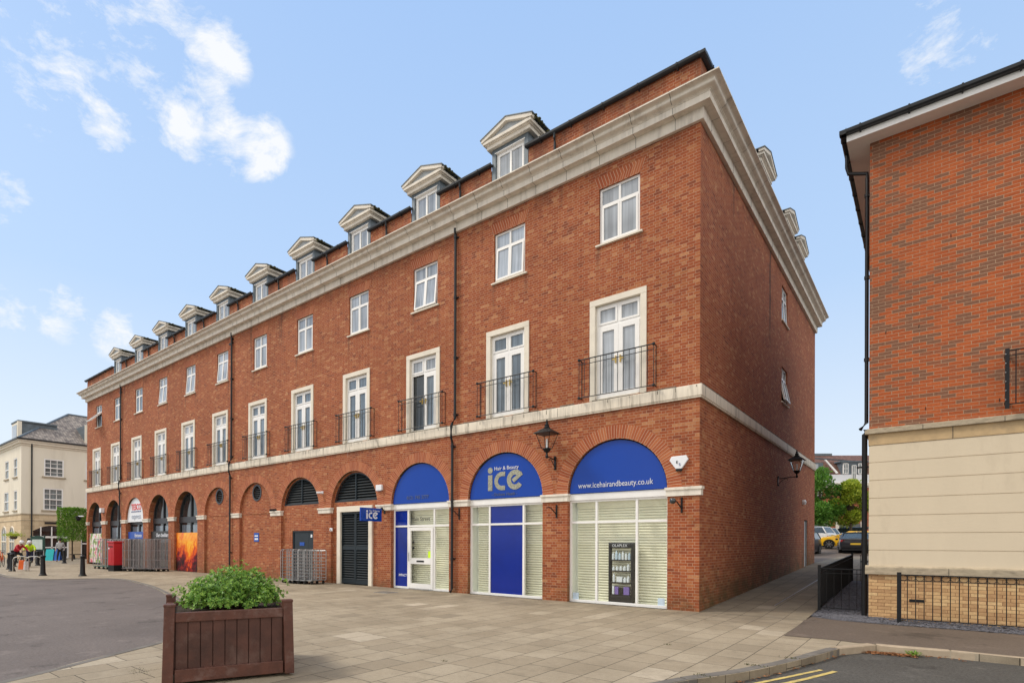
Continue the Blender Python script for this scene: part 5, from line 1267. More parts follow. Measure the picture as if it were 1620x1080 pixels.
cc = cage(.78, .70, 1.30, 'galvanised', 'galvanised', hor=True)
for k, (x, y, rz, lb) in enumerate(((-15.05, -.85, -8, 'leftmost of the five nested silver roll cages by the dark service door'), (-14.82, -.90, -5, 'second from the left of the five silver roll cages by the service door'), (-14.55, -.86, -2, 'middle one of the five silver roll cages by the dark service door'), (-14.28, -.82, 2, 'second from the right of the five silver roll cages by the service door'), (-14.0, -.74, 5, 'silver roll cage nearest the louvred doors, right end of the group of five'))):
    o = cc if k == 0 else copy_tree(cc); o.location = (x, y, 0); o.rotation_euler = (0, 0, R(rz)); tag(o, lb, 'roll cage', 'silver roll cages by the service door')
# ------------------------------------------------------------------ post box, bollards, cycle stands
root = empty('post_box', (-29.3, -2.35, 0), R(12), label='red square post box with black foot among the roll cages', cat='post box')
b = MB(); b.box(-.26, .26, -.24, .24, .32, 1.50); b.build('body', 'post_red', root, bevel=.02)
b = MB(); b.box(-.30, .30, -.28, .28, 1.50, 1.60); b.build('top', 'post_red', root, bevel=.03)
b = MB(); b.box(-.25, .25, -.23, .23, 0, .32); b.build('base', 'black_metal', root)
b = MB(); b.box(-.18, .18, -.255, -.24, 1.28, 1.33); b.build('slot', 'dark_void', root)
b = MB(); b.box(-.22, .10, -.252, -.24, .45, 1.15); b.build('door', 'post_red', root, bevel=.006)
b = MB(); b.box(-.20, -.12, -.256, -.24, 1.17, 1.26); b.build('notice', 'sign_white', root)
def bollard():
    root = empty('bollard')
    b = MB(); b.lathe((0, 0, 0), [(.16, 0), (.16, .04), (.125, .07), (.115, .12), (.105, .15), (.085, .80), (.10, .815), (.10, .84), (.075, .85)], 16); b.build('post', 'black_metal', root, smooth=True)
    b = MB(); b.lathe((0, 0, .85), [(.075, 0), (.115, .012), (.12, .05), (.095, .075), (.03, .09)], 16); b.build('cap', 'black_metal', root, smooth=True); return root
bo = bollard()
BL = [((-35.5, -5.6), 'black bollard hard against the photo left edge, behind its twin'), ((-32.93, -6.0), 'black bollard beside the orange bag and cycle stands'), ((-40.33, -3.17), 'black bollard in front of the green notice board'), ((-27.25, -6.03), 'black bollard near the kerb bend, second from the left of the near row'), ((-43.4, -.9), 'black bollard by the striding pedestrian and blue bags'), ((-25.6, -4.93), 'nearest black bollard, closest to the roll cages')]
for k, ((x, y), lb) in enumerate(BL):
    o = bo if k == 0 else copy_tree(bo); o.location = (x, y, 0); tag(o, lb, 'bollard', 'black bollards round the square')
b = MB(); hoop = [(-.33, 0, 0), (-.33, 0, .62)] + [(-.33 + .33 * (1 - math.cos(math.pi * k / 8)), 0, .62 + .16 * math.sin(math.pi * k / 8)) for k in range(1, 8)] + [(.33, 0, .62), (.33, 0, 0)]
b.tube(hoop, .025, 8); st = b.build('cycle_stand', 'steel', smooth=True); st.location = (-32.5, -5.72, 0); st.rotation_euler = (0, 0, R(75)); tag(st, 'steel cycle hoop beside the orange bag', 'cycle stand', 'steel cycle hoops')
o = st.copy(); COL.objects.link(o); o.location = (-32.37, -5.2, 0); tag(o, 'steel cycle hoop right of the one by the orange bag', 'cycle stand', 'steel cycle hoops')
# ------------------------------------------------------------------ people
def skin_mesh(name, verts, edges, mat, parent, sub=1, root_i=0):
    me = bpy.data.meshes.new(name); me.from_pydata([v[:3] for v in verts], edges, []); me.materials.append(MAT[mat])
    o = bpy.data.objects.new(name, me); COL.objects.link(o); o.parent = parent
    sk = o.modifiers.new('skin', 'SKIN'); sk.use_smooth_shade = True
    for i, v in enumerate(verts):
        d = me.skin_vertices[0].data[i]; rr = v[3]; d.radius = (rr, rr if len(v) < 5 else v[4]); d.use_root = (i == root_i)
    if sub: sm = o.modifiers.new('sub', 'SUBSURF'); sm.levels = sub; sm.render_levels = sub
    return o
def person(loc, rz, J, label, top, legs, headgear, shoes='cloth_black'):
    """J: joints in local metres, x right, -y forward"""
    root = empty('person', loc, rz, label=label, cat='person')
    g = lambda k, r_, r2=None: (*J[k], r_) if r2 is None else (*J[k], r_, r2)
    names = ['pelvis', 'waist', 'chest', 'neck', 'chin', 'head', 'crown', 'shL', 'elL', 'wrL', 'haL', 'shR', 'elR', 'wrR', 'haR', 'hipL', 'knL', 'anL', 'toL', 'hipR', 'knR', 'anR', 'toR']
    rad = [.13, .115, .13, .05, .055, .085, .06, .05, .038, .026, .03, .05, .038, .026, .03, .085, .058, .036, .03, .085, .058, .036, .03]
    V = [(*J[n], r_) for n, r_ in zip(names, rad)]; ix = {n: i for i, n in enumerate(names)}
    E_ = [('pelvis', 'waist'), ('waist', 'chest'), ('chest', 'neck'), ('neck', 'chin'), ('chin', 'head'), ('head', 'crown'), ('chest', 'shL'), ('shL', 'elL'), ('elL', 'wrL'), ('wrL', 'haL'), ('chest', 'shR'), ('shR', 'elR'), ('elR', 'wrR'), ('wrR', 'haR'), ('pelvis', 'hipL'), ('hipL', 'knL'), ('knL', 'anL'), ('anL', 'toL'), ('pelvis', 'hipR'), ('hipR', 'knR'), ('knR', 'anR'), ('anR', 'toR')]
    # nose, fingers and thumb branches
    hd = Vector(J['head']); fw = Vector(J.get('face', (0, -1, 0))); V.append((*(hd + fw * .105 + Vector((0, 0, -.01))), .014)); E2 = [(ix[a], ix[b_]) for a, b_ in E_] + [(ix['head'], len(V) - 1)]
    for s in ('L', 'R'):
        h = Vector(J['ha' + s]); w_ = Vector(J['wr' + s]); d = (h - w_).normalized(); sd_ = d.cross(Vector((0, 1, .2))).normalized()
        for q, l in ((-.03, .06), (-.01, .075), (.01, .072), (.03, .058)):
            V.append((*(h + d * l + sd_ * q), .009)); E2.append((ix['ha' + s], len(V) - 1))
        V.append((*(w_ + d * .03 + sd_ * .05), .010)); E2.append((ix['wr' + s], len(V) - 1))
    skin_mesh('body', V, E2, 'skin', root)
    q = ['waist', 'pelvis', 'chest', 'neck2', 'shL', 'elL', 'wrL2', 'shR', 'elR', 'wrR2']
    JJ = dict(J); JJ['neck2'] = tuple(Vector(J['chest']).lerp(Vector(J['neck']), .75))
    for s in ('L', 'R'): JJ['wr' + s + '2'] = tuple(Vector(J['el' + s]).lerp(Vector(J['wr' + s]), .92))
    rr = [.145, .15, .16, .075, .075, .058, .042, .075, .058, .042]
    skin_mesh('jacket', [(*JJ[k], r_) for k, r_ in zip(q, rr)], [(0, 1), (0, 2), (2, 3), (2, 4), (4, 5), (5, 6), (2, 7), (7, 8), (8, 9)], top, root)
    q = ['pelvis', 'hipL', 'knL', 'anL', 'hipR', 'knR', 'anR']; rr = [.142, .105, .075, .052, .105, .075, .052]
    skin_mesh('trousers', [(*J[k], r_) for k, r_ in zip(q, rr)], [(0, 1), (1, 2), (2, 3), (0, 4), (4, 5), (5, 6)], legs, root)
    for s in ('L', 'R'):
        a, t = Vector(J['an' + s]), Vector(J['to' + s]); skin_mesh('shoe', [(*(a + Vector((0, 0, -.02))), .055), (*t, .045)], [(0, 1)], shoes, root, 1)
    hc = Vector(J['head']) - fw * .02 + Vector((0, 0, .045)); b = MB(); b.sphere(hc, .128 if headgear != 'hair_dark' else .118, 14, (1, 1.12, .95 if headgear != 'hair_dark' else 1.15)); b.build('hair' if headgear == 'hair_dark' else 'helmet', headgear, root, smooth=True)
    if headgear != 'hair_dark': b = MB(); b.sphere(Vector(J['head']) - fw * .03, .102, 10, (1, 1, 1)); b.build('hair', 'hair_dark', root, smooth=True)
    b = MB()
    for s in (-1, 1): b.sphere(hd + fw * .088 + Vector((s * .032 * abs(fw.y), -s * .032 * fw.x, .012)), .011, 6)
    b.build('eyes', 'black_letters', root)
    return root
walk = dict(pelvis=(0, 0, .95), waist=(0, -.01, 1.10), chest=(0, -.02, 1.32), neck=(0, -.03, 1.50), chin=(0, -.05, 1.57), head=(0, -.06, 1.66), crown=(0, -.05, 1.74), shL=(.19, -.02, 1.42), elL=(.25, .10, 1.15), wrL=(.25, .02, .92), haL=(.25, .0, .84), shR=(-.19, -.02, 1.42), elR=(-.24, -.05, 1.15), wrR=(-.24, -.20, .95), haR=(-.24, -.23, .87), hipL=(.09, 0, .90), knL=(.10, .12, .50), anL=(.10, .38, .14), toL=(.10, .26, .05), hipR=(-.09, 0, .90), knR=(-.10, -.22, .50), anR=(-.10, -.34, .10), toR=(-.10, -.50, .045), face=(0, -1, 0))
pd = person((-47.6, -.05, 0), R(60), walk, 'pedestrian in pale grey jacket and black trousers striding past the cafe doors', 'cloth_grey', 'cloth_black', 'hair_dark')
stand = dict(walk); stand.update(knL=(.10, .0, .50), anL=(.10, .02, .10), toL=(.11, -.14, .045), knR=(-.10, -.0, .50), anR=(-.10, .0, .10), toR=(-.11, -.16, .045), wrR=(-.22, -.16, 1.02), haR=(-.2, -.22, .98))
person((-52.8, -.84, 0), R(20), stand, 'standing person in pale top with dark hair, partly behind the notice board', 'cloth_grey', 'cloth_navy', 'hair_dark')
ride = dict(pelvis=(0, .18, .92), waist=(0, .10, 1.06), chest=(0, -.10, 1.24), neck=(0, -.24, 1.36), chin=(0, -.31, 1.40), head=(0, -.34, 1.47), crown=(0, -.34, 1.55), shL=(.18, -.14, 1.30), elL=(.27, -.32, 1.12), wrL=(.24, -.50, 1.00), haL=(.24, -.57, .98), shR=(-.18, -.14, 1.30), elR=(-.27, -.32, 1.12), wrR=(-.24, -.50, 1.0), haR=(-.24, -.57, .98), hipL=(.09, .16, .90), knL=(.12, -.20, .72), anL=(.12, -.10, .34), toL=(.12, -.24, .29), hipR=(-.09, .16, .90), knR=(-.13, -.06, .52), anR=(-.13, .05, .13), toR=(-.13, -.09, .07), face=(0, -1, -.1))
def bicycle(loc, rz, label, frame='cloth_black'):
    root = empty('bicycle', loc, rz, label=label, cat='bicycle', group='bicycles in the square')
    for y in (-.52, .52):
        b = MB(); b.tube([(0, y + .33 * math.cos(2 * math.pi * k / 24), .345 + .33 * math.sin(2 * math.pi * k / 24)) for k in range(25)], .018, 6, cap=False); wh = b.build('wheel', 'tyre', root)
        b = MB(); 
        for k in range(10): a = 2 * math.pi * k / 10; b.tube([(0, y, .345), (0, y + .32 * math.cos(a), .345 + .32 * math.sin(a))], .003, 4)
        b.lathe((0, y, .345), [(.03, -.04), (.03, .04)], 8, 'x'); b.build('spokes', 'steel', wh)
    b = MB(); bb = (0, .06, .30); seat = (0, .24, .84); hd = (0, -.34, .86); 
    for p, q in ((bb, seat), (bb, hd), (seat, hd), (bb, (0, .52, .345)), (seat, (0, .52, .345)), (hd, (0, -.52, .345)), (hd, (0, -.36, .98))): b.tube([p, q], .018, 6)
    b.build('frame', frame, root)
    b = MB(); b.tube([(-.26, -.50, .98), (-.2, -.40, 1.0), (.2, -.40, 1.0), (.26, -.50, .98)], .014, 6); b.build('handlebar', 'black_metal', root)
    b = MB(); b.box(-.07, .07, .14, .36, .85, .90); b.build('saddle', 'black_metal', root, bevel=.02)
    b = MB(); b.tube([(-.13, .12, .16), (0, .06, .30), (.12, -.02, .42)], .012, 5); b.lathe((.03, .06, .30), [(.08, -.005), (.08, .005)], 14, 'x'); b.build('crank', 'steel', root)
    return root
person((-37.96, -4.71, 0), R(115), ride, 'cyclist in red top and white helmet leaning over the handlebars', 'cloth_red', 'cloth_black', 'helmet_white'); bicycle((-37.96, -4.71, 0), R(115), 'bicycle under the rider in red')
person((-38.49, -4.0, 0), R(75), ride, 'cyclist in bright yellow hi-vis jacket and navy trousers', 'cloth_hivis', 'cloth_navy', 'helmet_white'); bicycle((-38.49, -4.0, 0), R(75), 'bicycle under the rider in the hi-vis jacket')
bicycle((-39.64, -5.14, 0), R(70), 'bicycle cut off by the left edge of the photo', 'bag_orange')
bicycle((-41.4, -2.83, 0), R(62), 'dark bicycle parked just behind the hi-vis cyclist')
def bag(loc, mat, label, w=.30, h=.45):
    b = MB(); b.prism([(-w / 2, -.08, 0), (w / 2, -.08, 0), (w / 2 * .8, -.05, h), (-w / 2 * .8, -.05, h)], (0, 0, 0), (0, .16, 0)); root = empty('bag', loc, R(40), label=label, cat='bag'); b.build('pouch', mat, root, bevel=.02)
    b = MB(); b.tube([(-.06, .02, h), (-.05, .02, h + .12), (.05, .02, h + .12), (.06, .02, h)], .01, 5); b.build('handle', 'black_metal', root)
bag((-33.6, -5.45, .05), 'bag_orange', 'orange pannier bag hanging beside the cycle stand', .3, .5); bag((-33.2, -5.35, .05), 'bag_white', 'pale pink bag next to the orange one', .22, .45)
# A-boards and benches outside the cafe
def aboard(loc, rz, mat, label):
    root = empty('a_board', loc, rz, label=label, cat='a-board')
    b = MB()
    for s in (-1, 1): b.prism([(-.30, s * .28, 0), (.30, s * .28, 0), (.30, s * .02, .92), (-.30, s * .02, .92)], (0, 0, 0), (0, .02 * s, 0))
    b.build('panel', mat, root)
    b = MB()
    for s in (-1, 1):
        for x in (-.32, .32): b.tube([(x, s * .30, 0), (x, s * .02, .96)], .018, 5)
    b.build('frame', 'black_metal', root)
aboard((-51.1, .2, 0), R(50), 'bag_teal', 'teal pavement sign board behind the striding pedestrian'); aboard((-50.9, .55, 0), R(60), 'bag_blue', 'blue pavement sign board to the right of the teal one'); aboard((-52.4, 1.25, 0), R(60), 'cloth_grey', 'grey pavement sign board beside the blue one')
def bench(loc, rz, label):
    root = empty('bench', loc, rz, label=label, cat='bench', group='dark benches outside the cafe')
    b = MB(); b.box(-.75, .75, -.18, .18, .40, .46); b.build('seat', 'black_metal', root)
    for s in (-1, 1): b = MB(); b.prism([(s * .5 - .05, -.20, 0), (s * .5 - .05, .20, 0), (s * .5 - .05, .08, .40), (s * .5 - .05, -.08, .40)], (0, 0, 0), (.1, 0, 0)); b.build('leg', 'black_metal', root)
bench((-55.0, 1.6, 0), R(100), 'dark bench right of the striding pedestrian'); bench((-53.3, 2.9, 0), R(100), 'dark bench partly hidden by the clipped tree near the brick corner')
# notice board
root = empty('notice_board', (-44.7, -2.15, 0), R(40), label='dark green framed notice board with pale sheet and arched top', cat='notice board')
b = MB(); b.box(-.46, .46, -.05, .05, .92, 1.80); b.prism([(-.46, -.05, 1.80), (.46, -.05, 1.80), (.3, -.05, 1.92), (0, -.05, 1.97), (-.3, -.05, 1.92)], (0, 0, 0), (0, .1, 0)); b.build('board', 'board_green', root)
b = MB(); b.box(-.36, .36, -.056, -.05, 1.0, 1.70); b.build('sheet', 'sheet_pale', root)
for x in (-.48, .48): b = MB(); b.tube([(x, 0, 0), (x, 0, 1.9)], .04, 8); b.sphere((x, 0, 1.93), .06, 8); b.build('post', 'board_green', root)
# ------------------------------------------------------------------ trees
def tree(loc, trunk_h, lobes, n, l0, l1, mat, label, seed, cat='tree', tr=.12, group=None):
    root = empty('tree', loc, 0, label=label, cat=cat, group=group); r = random.Random(seed)
    b = MB(); tp = (0, 0, trunk_h); b.tube([(0, 0, -.2), (.03, 0, trunk_h * .5), tp], [tr * 1.3, tr, tr * .8], 8)
    for (c, rr) in lobes: b.tube([tp, Vector(tp).lerp(Vector(c), .5) + Vector((0, 0, .1)), c], [tr * .6, tr * .35, tr * .12], 5)
    b.build('trunk', 'bark', root)
    b = MB(); pts = []; tot = sum(rr ** 2 for c, rr in lobes)
    for (c, rr) in lobes:
        for k in range(int(n * rr ** 2 / tot)):
            d = Vector((r.gauss(0, 1), r.gauss(0, 1), r.gauss(0, 1))).normalized(); q = rr * (r.uniform(.35, 1.0) ** .5) * r.uniform(.85, 1.12); p = Vector(c) + Vector((d.x, d.y, d.z * .85)) * q; pts.append((p, d))
    leafcloud(b, pts, l0, l1, r, w=.5); b.build('crown', mat, root, fixn=False); return root
r = random.Random(21)
def lob(n, rx, rz, zc, r0, r1, cone=0): 
    o = []
    for k in range(n):
        z = r.uniform(-rz, rz); q = (1 - abs(z) / (rz * 1.25)) * (1 - cone * (z + rz) / (2 * rz)); a = r.uniform(0, 6.3); d = rx * q * r.uniform(.3, 1)
        o.append(((d * math.cos(a), d * math.sin(a), zc + z), r.uniform(r0, r1) * (1 - cone * .4 * (z + rz) / (2 * rz))))
    return o
tree((-3.4, 45.6, 1.4), 2.0, lob(22, 2.2, 2.3, 4.6, .6, 1.0, .5), 13000, .10, .19, 'leaf_dark', 'dark green car park tree next to the brick corner of the alley', 1, group='trees in the car park')
tree((-1.2, 46.5, 1.4), 2.0, lob(20, 1.9, 1.8, 4.0, .5, .9, .5), 12000, .10, .18, 'leaf_lime', 'yellow-green car park tree seen beside the black downpipe', 2, group='trees in the car park')
# square-clipped tree by the far left corner
root = empty('tree', (-48.7, 1.05, 0), R(40), label='square-clipped leafy tree at the far left corner of the brick block', cat='tree'); rr_ = random.Random(5); root.scale = (.60, .75, 1.0)
b = MB(); b.tube([(0, 0, 0), (0, 0, 1.9)], [.09, .07], 8)
for k in range(8): a = k * .8; b.tube([(0, 0, 1.5), (.7 * math.cos(a), .5 * math.sin(a), 2.6 + .15 * k)], [.05, .015], 5)
b.build('trunk', 'bark', root)
b = MB(); pts = []
for k in range(9000):
    x, y, z = rr_.uniform(-1.05, 1.05), rr_.uniform(-1.0, 1.0), rr_.uniform(1.62, 4.12); f = rr_.random()
    if f < .75:
        q = rr_.randint(0, 4); 
        if q == 0: x = -1.05
        elif q == 1: x = 1.05
        elif q == 2: y = -1.0
        elif q == 3: y = 1.0
        else: z = 4.12
    n = Vector((x / 1.05, y, (z - 2.87) / 1.25)); j = .06 + .07 * math.sin(x * 5 + z * 4) * math.cos(y * 5 - z * 3)
    if z < 2.0 and rr_.random() < (2.0 - z) * 1.2: continue
    pts.append(((x * (1 + j * .6) + rr_.gauss(0, .03), y * (1 + j * .6) + rr_.gauss(0, .03), z + rr_.gauss(0, .05)), n.normalized()))
leafcloud(b, pts, .07, .14, rr_, w=.5); b.build('crown', 'leaf_hedge', root, fixn=False)

# ------------------------------------------------------------------ neighbouring house on the right
x0, y0 = 3.11, 1.25; x1, y1 = 12.0, 13.0
nb = empty('brick_house', (0, 0, 0), label='house on the right with mottled brick above and cream render over buff brick below', cat='building'); P = nb
def lring(b, p, z0, z1, side=True):
    b.box(x0 - p, x1, y0 - p, y1, z0, z1)
b = MB(); lring(b, 0, -.2, .955); b.build('base_wall', 'buff_brick', P)
b = MB(); b.box(x0 - .06, x1, y0 - .06, y1, .955, 1.11); b.prism([(x0 - .06, y0 - .06, 1.11), (x0 - .06, y0 + .02, 1.15), (x0 - .06, y0 + .02, 1.11)], (0, 0, 0), (x1 - x0, 0, 0)); b.build('ledge', 'ledge_stone', P, bevel=.008)
b = MB(); zs = [1.112, 1.47, 1.83, 2.20, 2.57, 2.95, 3.33, 3.69]
b.box(x0 + .014, x1, y0 + .014, y1, 1.10, 3.70)
for a, c in zip(zs, zs[1:]): b.box(x0, x1, y0, y1, a + (.007 if a > 1.2 else 0), c - .007)
b.build('rendered_wall', 'render_cream', P)
b = MB(); b.box(x0 - .01, x1, y0 - .01, y1, 3.70, 3.935); b.build('stone_band', 'buff_stone', P)
b = MB(); b.box(x0 - .07, x1, y0 - .07, y1, 3.935, 4.02); b.box(x0 - .04, x1, y0 - .04, y1, 4.02, 4.05); b.build('string_course', 'ledge_stone', P, bevel=.006)
b = MB(); 
for xx in (4.46, 5.85, 7.3): b.box(xx - .005, xx + .005, y0 - .013, y0, 3.70, 3.935)
for xx in (4.0, 5.2, 6.5): b.box(xx - .004, xx + .004, y0 - .073, y0, 3.935, 4.02); b.box(xx + .4, xx + .408, y0 - .063, y0, .96, 1.11)
b.build('stone_joints', 'sign_dark', P)
b = MB(); lring(b, 0.0, 4.05, 10.16); b.build('upper_wall', 'mixed_brick', P)
b = MB(); r = random.Random(6)
for k in range(7): xx, zz = r.uniform(3.3, 5.6), r.choice([4.32, 6.02, 7.7, 9.4]); b.box(xx, xx + .012, y0 - .004, y0 + .01, zz, zz + .065)
b.build('weep_vents', 'dark_void', P)
b = MB(); E_ = .36
b.box(x0 - E_, x1, y0 - E_, y1, 10.16, 10.18); b.build('soffit', 'white_metal', P)
b = MB(); b.box(x0 - E_ - .02, x1, y0 - E_ - .02, y0 - E_, 10.15, 10.36); b.box(x0 - E_ - .02, x0 - E_, y0 - E_, y1, 10.15, 10.36); b.build('fascia', 'white_metal', P)
gut = MB(); 
def gseg(a, c, out):
    a, c, out = Vector(a), Vector(c), Vector(out)
    prof = [(0.0, 0), (0.09, 0), (0.115, .03), (0.12, .09), (0.105, .09), (0.10, .05), (0.02, .05), (0.0, .12)]
    gut.prism([a + out * p + Vector((0, 0, z)) for p, z in prof], a, c); L = (c - a).length; d = (c - a).normalized(); s = .35
    while s < L: q = a + d * s; gut.prism([q + out * p + Vector((0, 0, z)) for p, z in ((0, -.03), (.09, -.015), (.125, .03), (.13, .10), (0, .10))], q, q + d * .03); s += .8
gseg((x0 - E_ - .14, y0 - E_ - .02, 10.28), (x1, y0 - E_ - .02, 10.28), (0, -1, 0)); gseg((x0 - E_ - .02, y0 - E_ - .14, 10.28), (x0 - E_ - .02, y1, 10.28), (-1, 0, 0))
gut.build('gutter', 'black_plastic', P)
b = MB(); z = 10.40; b.quad((x0 - E_ - .08, y0 - E_ - .08, z), (x1, y0 - E_ - .08, z), (x1, 6.5, 13.2), (x0 + 5, 6.5, 13.2)); b.quad((x0 - E_ - .08, y0 - E_ - .08, z), (x0 + 5, 6.5, 13.2), (x0 + 5, 7.5, 13.2), (x0 - E_ - .08, y1, z)); b.quad((x0 - E_ - .08, y1, z), (x1, y1, z), (x1, 7.5, 13.2), (x0 + 5, 7.5, 13.2)); b.build('roof', 'slate_roof', P)
b = MB(); xx, yy = x0 - .07, y0 + .34
b.tube([(x0 - E_ - .08, yy, 10.30), (x0 - E_ - .08, yy, 10.0), (x0 - E_ - .05, yy, 9.85), (xx + .0, yy, 9.72), (xx, yy, 9.6), (xx, yy, 4.25), (xx - .10, yy - .1, 4.10)], .038, 10)
for z in (9.2, 7.4, 5.6): b.lathe((xx, yy, z), [(.05, 0), (.05, .07)], 10); b.box(xx, x0, yy - .04, yy + .04, z, z + .04)
b.build('downpipe', 'black_plastic', P, smooth=True)
b = MB(); xx, yy = x0 - .085, y0 + .12; b.tube([(xx + .02, yy, 4.06), (xx, yy, 3.96), (xx, yy, .0)], .052, 10); b.box(xx - .14, xx + .10, yy - .03, yy + .03, 3.24, 3.275); b.box(xx - .06, xx + .16, yy - .02, yy + .02, 1.2, 1.23); b.build('downpipe', 'black_metal', P, smooth=True)
b = MB(); b.box(3.79, 4.03, y0 - .012, y0 + .01, .41, .465); b.build('air_vent', 'dark_void', P)
def railing_run(b, a, c, z0, z1, n, rad=.008, base=0.0, ring=False):
    a, c = Vector((*a, 0)), Vector((*c, 0)); d = (c - a).normalized()
    b.tube([a + Vector((0, 0, z1)), c + Vector((0, 0, z1 + base))], .013, 6); b.tube([a + Vector((0, 0, z0)), c + Vector((0, 0, z0 + base))], .011, 6)
    if ring: b.tube([a + Vector((0, 0, z1 - .115)), c + Vector((0, 0, z1 - .115 + base))], .008, 5)
    for k in range(n + 1):
        t = k / n; p = a.lerp(c, t); b.tube([p + Vector((0, 0, z0 + base * t)), p + Vector((0, 0, z1 + base * t))], rad, 5)
        if ring and k < n:
            m = a.lerp(c, (k + .5) / n); rr_ = (c - a).length / n * .5 - .004
            b.tube([m + d * (rr_ * math.cos(2 * math.pi * j / 12)) + Vector((0, 0, z1 - .057 + .055 * math.sin(2 * math.pi * j / 12))) for j in range(13)], .0045, 4, cap=False)
rl = empty('railing', (0, 0, 0), label='black iron railing with row of rings in front of the buff brick base', cat='railing')
b = MB(); railing_run(b, (3.64, .80), (7.54, .80), .10, .98, 30, ring=True); b.build('bars', 'black_metal', rl)
for xx in (3.64, 7.54): b = MB(); b.box(xx - .035, xx + .035, .765, .835, 0, 1.03); b.build('post', 'black_metal', rl)
rl = empty('railing', (0, 0, 0), label='plain black railing enclosing the slate chippings beside the alley', cat='railing')
b = MB(); railing_run(b, (2.14, 1.84), (3.0, 1.84), .12, 1.02, 6, .007); b.tube([(2.14, 1.84, .92), (3.0, 1.84, .92)], .008, 5); b.build('bars', 'black_metal', rl)
b = MB(); railing_run(b, (2.14, 1.84), (2.14, 9.1), .12, 1.02, 62, .009, base=.22); b.tube([(2.14, 1.84, .92), (2.14, 9.1, 1.14)], .009, 5); b.build('bars', 'black_metal', rl)
b = MB(); railing_run(b, (2.14, 9.1), (3.05, 9.1), .36, 1.24, 4, .009); b.build('bars', 'black_metal', rl)
for p in ((2.14, 1.84), (2.14, 9.1), (3.02, 1.84)): b = MB(); b.box(p[0] - .03, p[0] + .03, p[1] - .03, p[1] + .03, 0, 1.08 + T(p[1] - 1) * .7); b.build('post', 'black_metal', rl)
br = empty('balcony', parent=P)
b = MB(); railing_run(b, (5.22, y0 - .20), (7.2, y0 - .20), 4.22, 5.22, 17, .009); b.tube([(5.22, y0 - .2, 5.12), (7.2, y0 - .2, 5.12)], .01, 5); b.build('rail', 'black_metal', br)
b = MB(); b.box(5.19, 5.25, y0 - .22, y0 - .16, 4.14, 5.26); b.box(5.19, 5.25, y0 - .16, y0, 5.14, 5.18); b.box(5.19, 5.25, y0 - .16, y0, 4.25, 4.29)
b.build('post', 'black_metal', br)
b = MB()
for k in range(6): b.sphere((5.195, y0 - .235, 4.30 + k * .17), .013, 6)
b.build('bolts', 'galvanised', br)
# ------------------------------------------------------------------ cream corner building at far left
cx0, cy0 = -58.1, -.25
P = empty('cream_building', (0, 0, 0), label='cream rendered three storey corner building with stone slate roof and arched shop windows', cat='building')
b = MB('render_pale')
def wallx(ya, yb, za, zb, holes, dep=.15):   # plane x = cx0 facing +x
    f, fs = b.poly([(cx0, ya, za), (cx0, yb, za), (cx0, yb, zb), (cx0, ya, zb)], [[(cx0, a, c), (cx0, bb, c), (cx0, bb, d), (cx0, a, d)] for a, bb, c, d in holes]); b.orient((1, 0, 0), fs)
    for a, bb, c, d in holes: reveal(b, [(cx0, a, c), (cx0, bb, c), (cx0, bb, d), (cx0, a, d)], (-dep, 0, 0))
def wally(xa, xb, za, zb, holes, dep=.15):
    f, fs = b.poly([(xa, cy0, za), (xb, cy0, za), (xb, cy0, zb), (xa, cy0, zb)], [[(a, cy0, c), (bb, cy0, c), (bb, cy0, d), (a, cy0, d)] for a, bb, c, d in holes]); b.orient((0, -1, 0), fs)
    for a, bb, c, d in holes: reveal(b, [(a, cy0, c), (bb, cy0, c), (bb, cy0, d), (a, cy0, d)], (0, dep, 0))
HX = [(1.42, 2.95, 7.50, 9.12), (1.38, 2.90, 4.42, 6.42), (4.72, 6.2, 7.45, 9.2), (4.72, 6.2, 4.42, 6.42)]
wallx(cy0, 16, 3.98, 10.4, HX)
HY = [(-60.78, -59.5, 7.42, 9.15), (-64.0, -62.6, 7.42, 9.15), (-60.72, -59.55, 4.38, 6.2), (-64.3, -62.6, 4.38, 6.2), (-67.6, -66.3, 7.42, 9.15), (-67.6, -66.3, 4.38, 6.2)]
wally(-80, cx0, 3.98, 10.4, HY)
b.quad((cx0, 16, -.1), (cx0, 16, 10.4), (-80, 16, 10.4), (-80, 16, -.1)); b.build('upper_wall', 'render_pale', P, fixn=False)
b = MB('ashlar'); wallx(cy0, 16, -.2, 3.98, [(.62, 3.35, .0, 2.55), (4.35, 6.4, 0, 2.3)])
wally(-80, cx0, -.2, 3.98, [])
b.build('lower_wall', 'ashlar', P, fixn=False)
b = MB()
b.box(cx0 - .3, cx0 + .05, cy0 - .05, 16, 3.93, 4.05); b.box(-80, cx0 - .3, cy0 - .05, cy0 + .3, 3.93, 4.05)
b.box(cx0 - .3, cx0 + .03, cy0 - .03, 16, 3.40, 3.46); b.box(-80, cx0 - .3, cy0 - .03, cy0 + .3, 3.40, 3.46)
b.build('band', 'ledge_stone', P)
b = MB()
for p, za, zb in ((.08, 10.15, 10.32), (.22, 10.32, 10.50), (.32, 10.50, 10.62)): b.box(cx0 - 1, cx0 + p, cy0 - p, 16, za, zb); b.box(-80, cx0 - 1, cy0 - p, cy0 + 1, za, zb)
b.build('eaves_cornice', 'surround_stone', P)
b = MB(); b.box(cx0 + .30, cx0 + .42, cy0 - .42, 16, 10.62, 10.75); b.box(-80, cx0 + .30, cy0 - .42, cy0 - .30, 10.62, 10.75)
b.tube([(cx0 + .07, cy0 + .75, 10.6), (cx0 + .07, cy0 + .75, 0)], .06, 8); b.build('gutter', 'black_plastic', P)
b = MB(); a = (cx0 + .35, cy0 - .35, 10.70); rx, ryy = cx0 - 6, 4.9
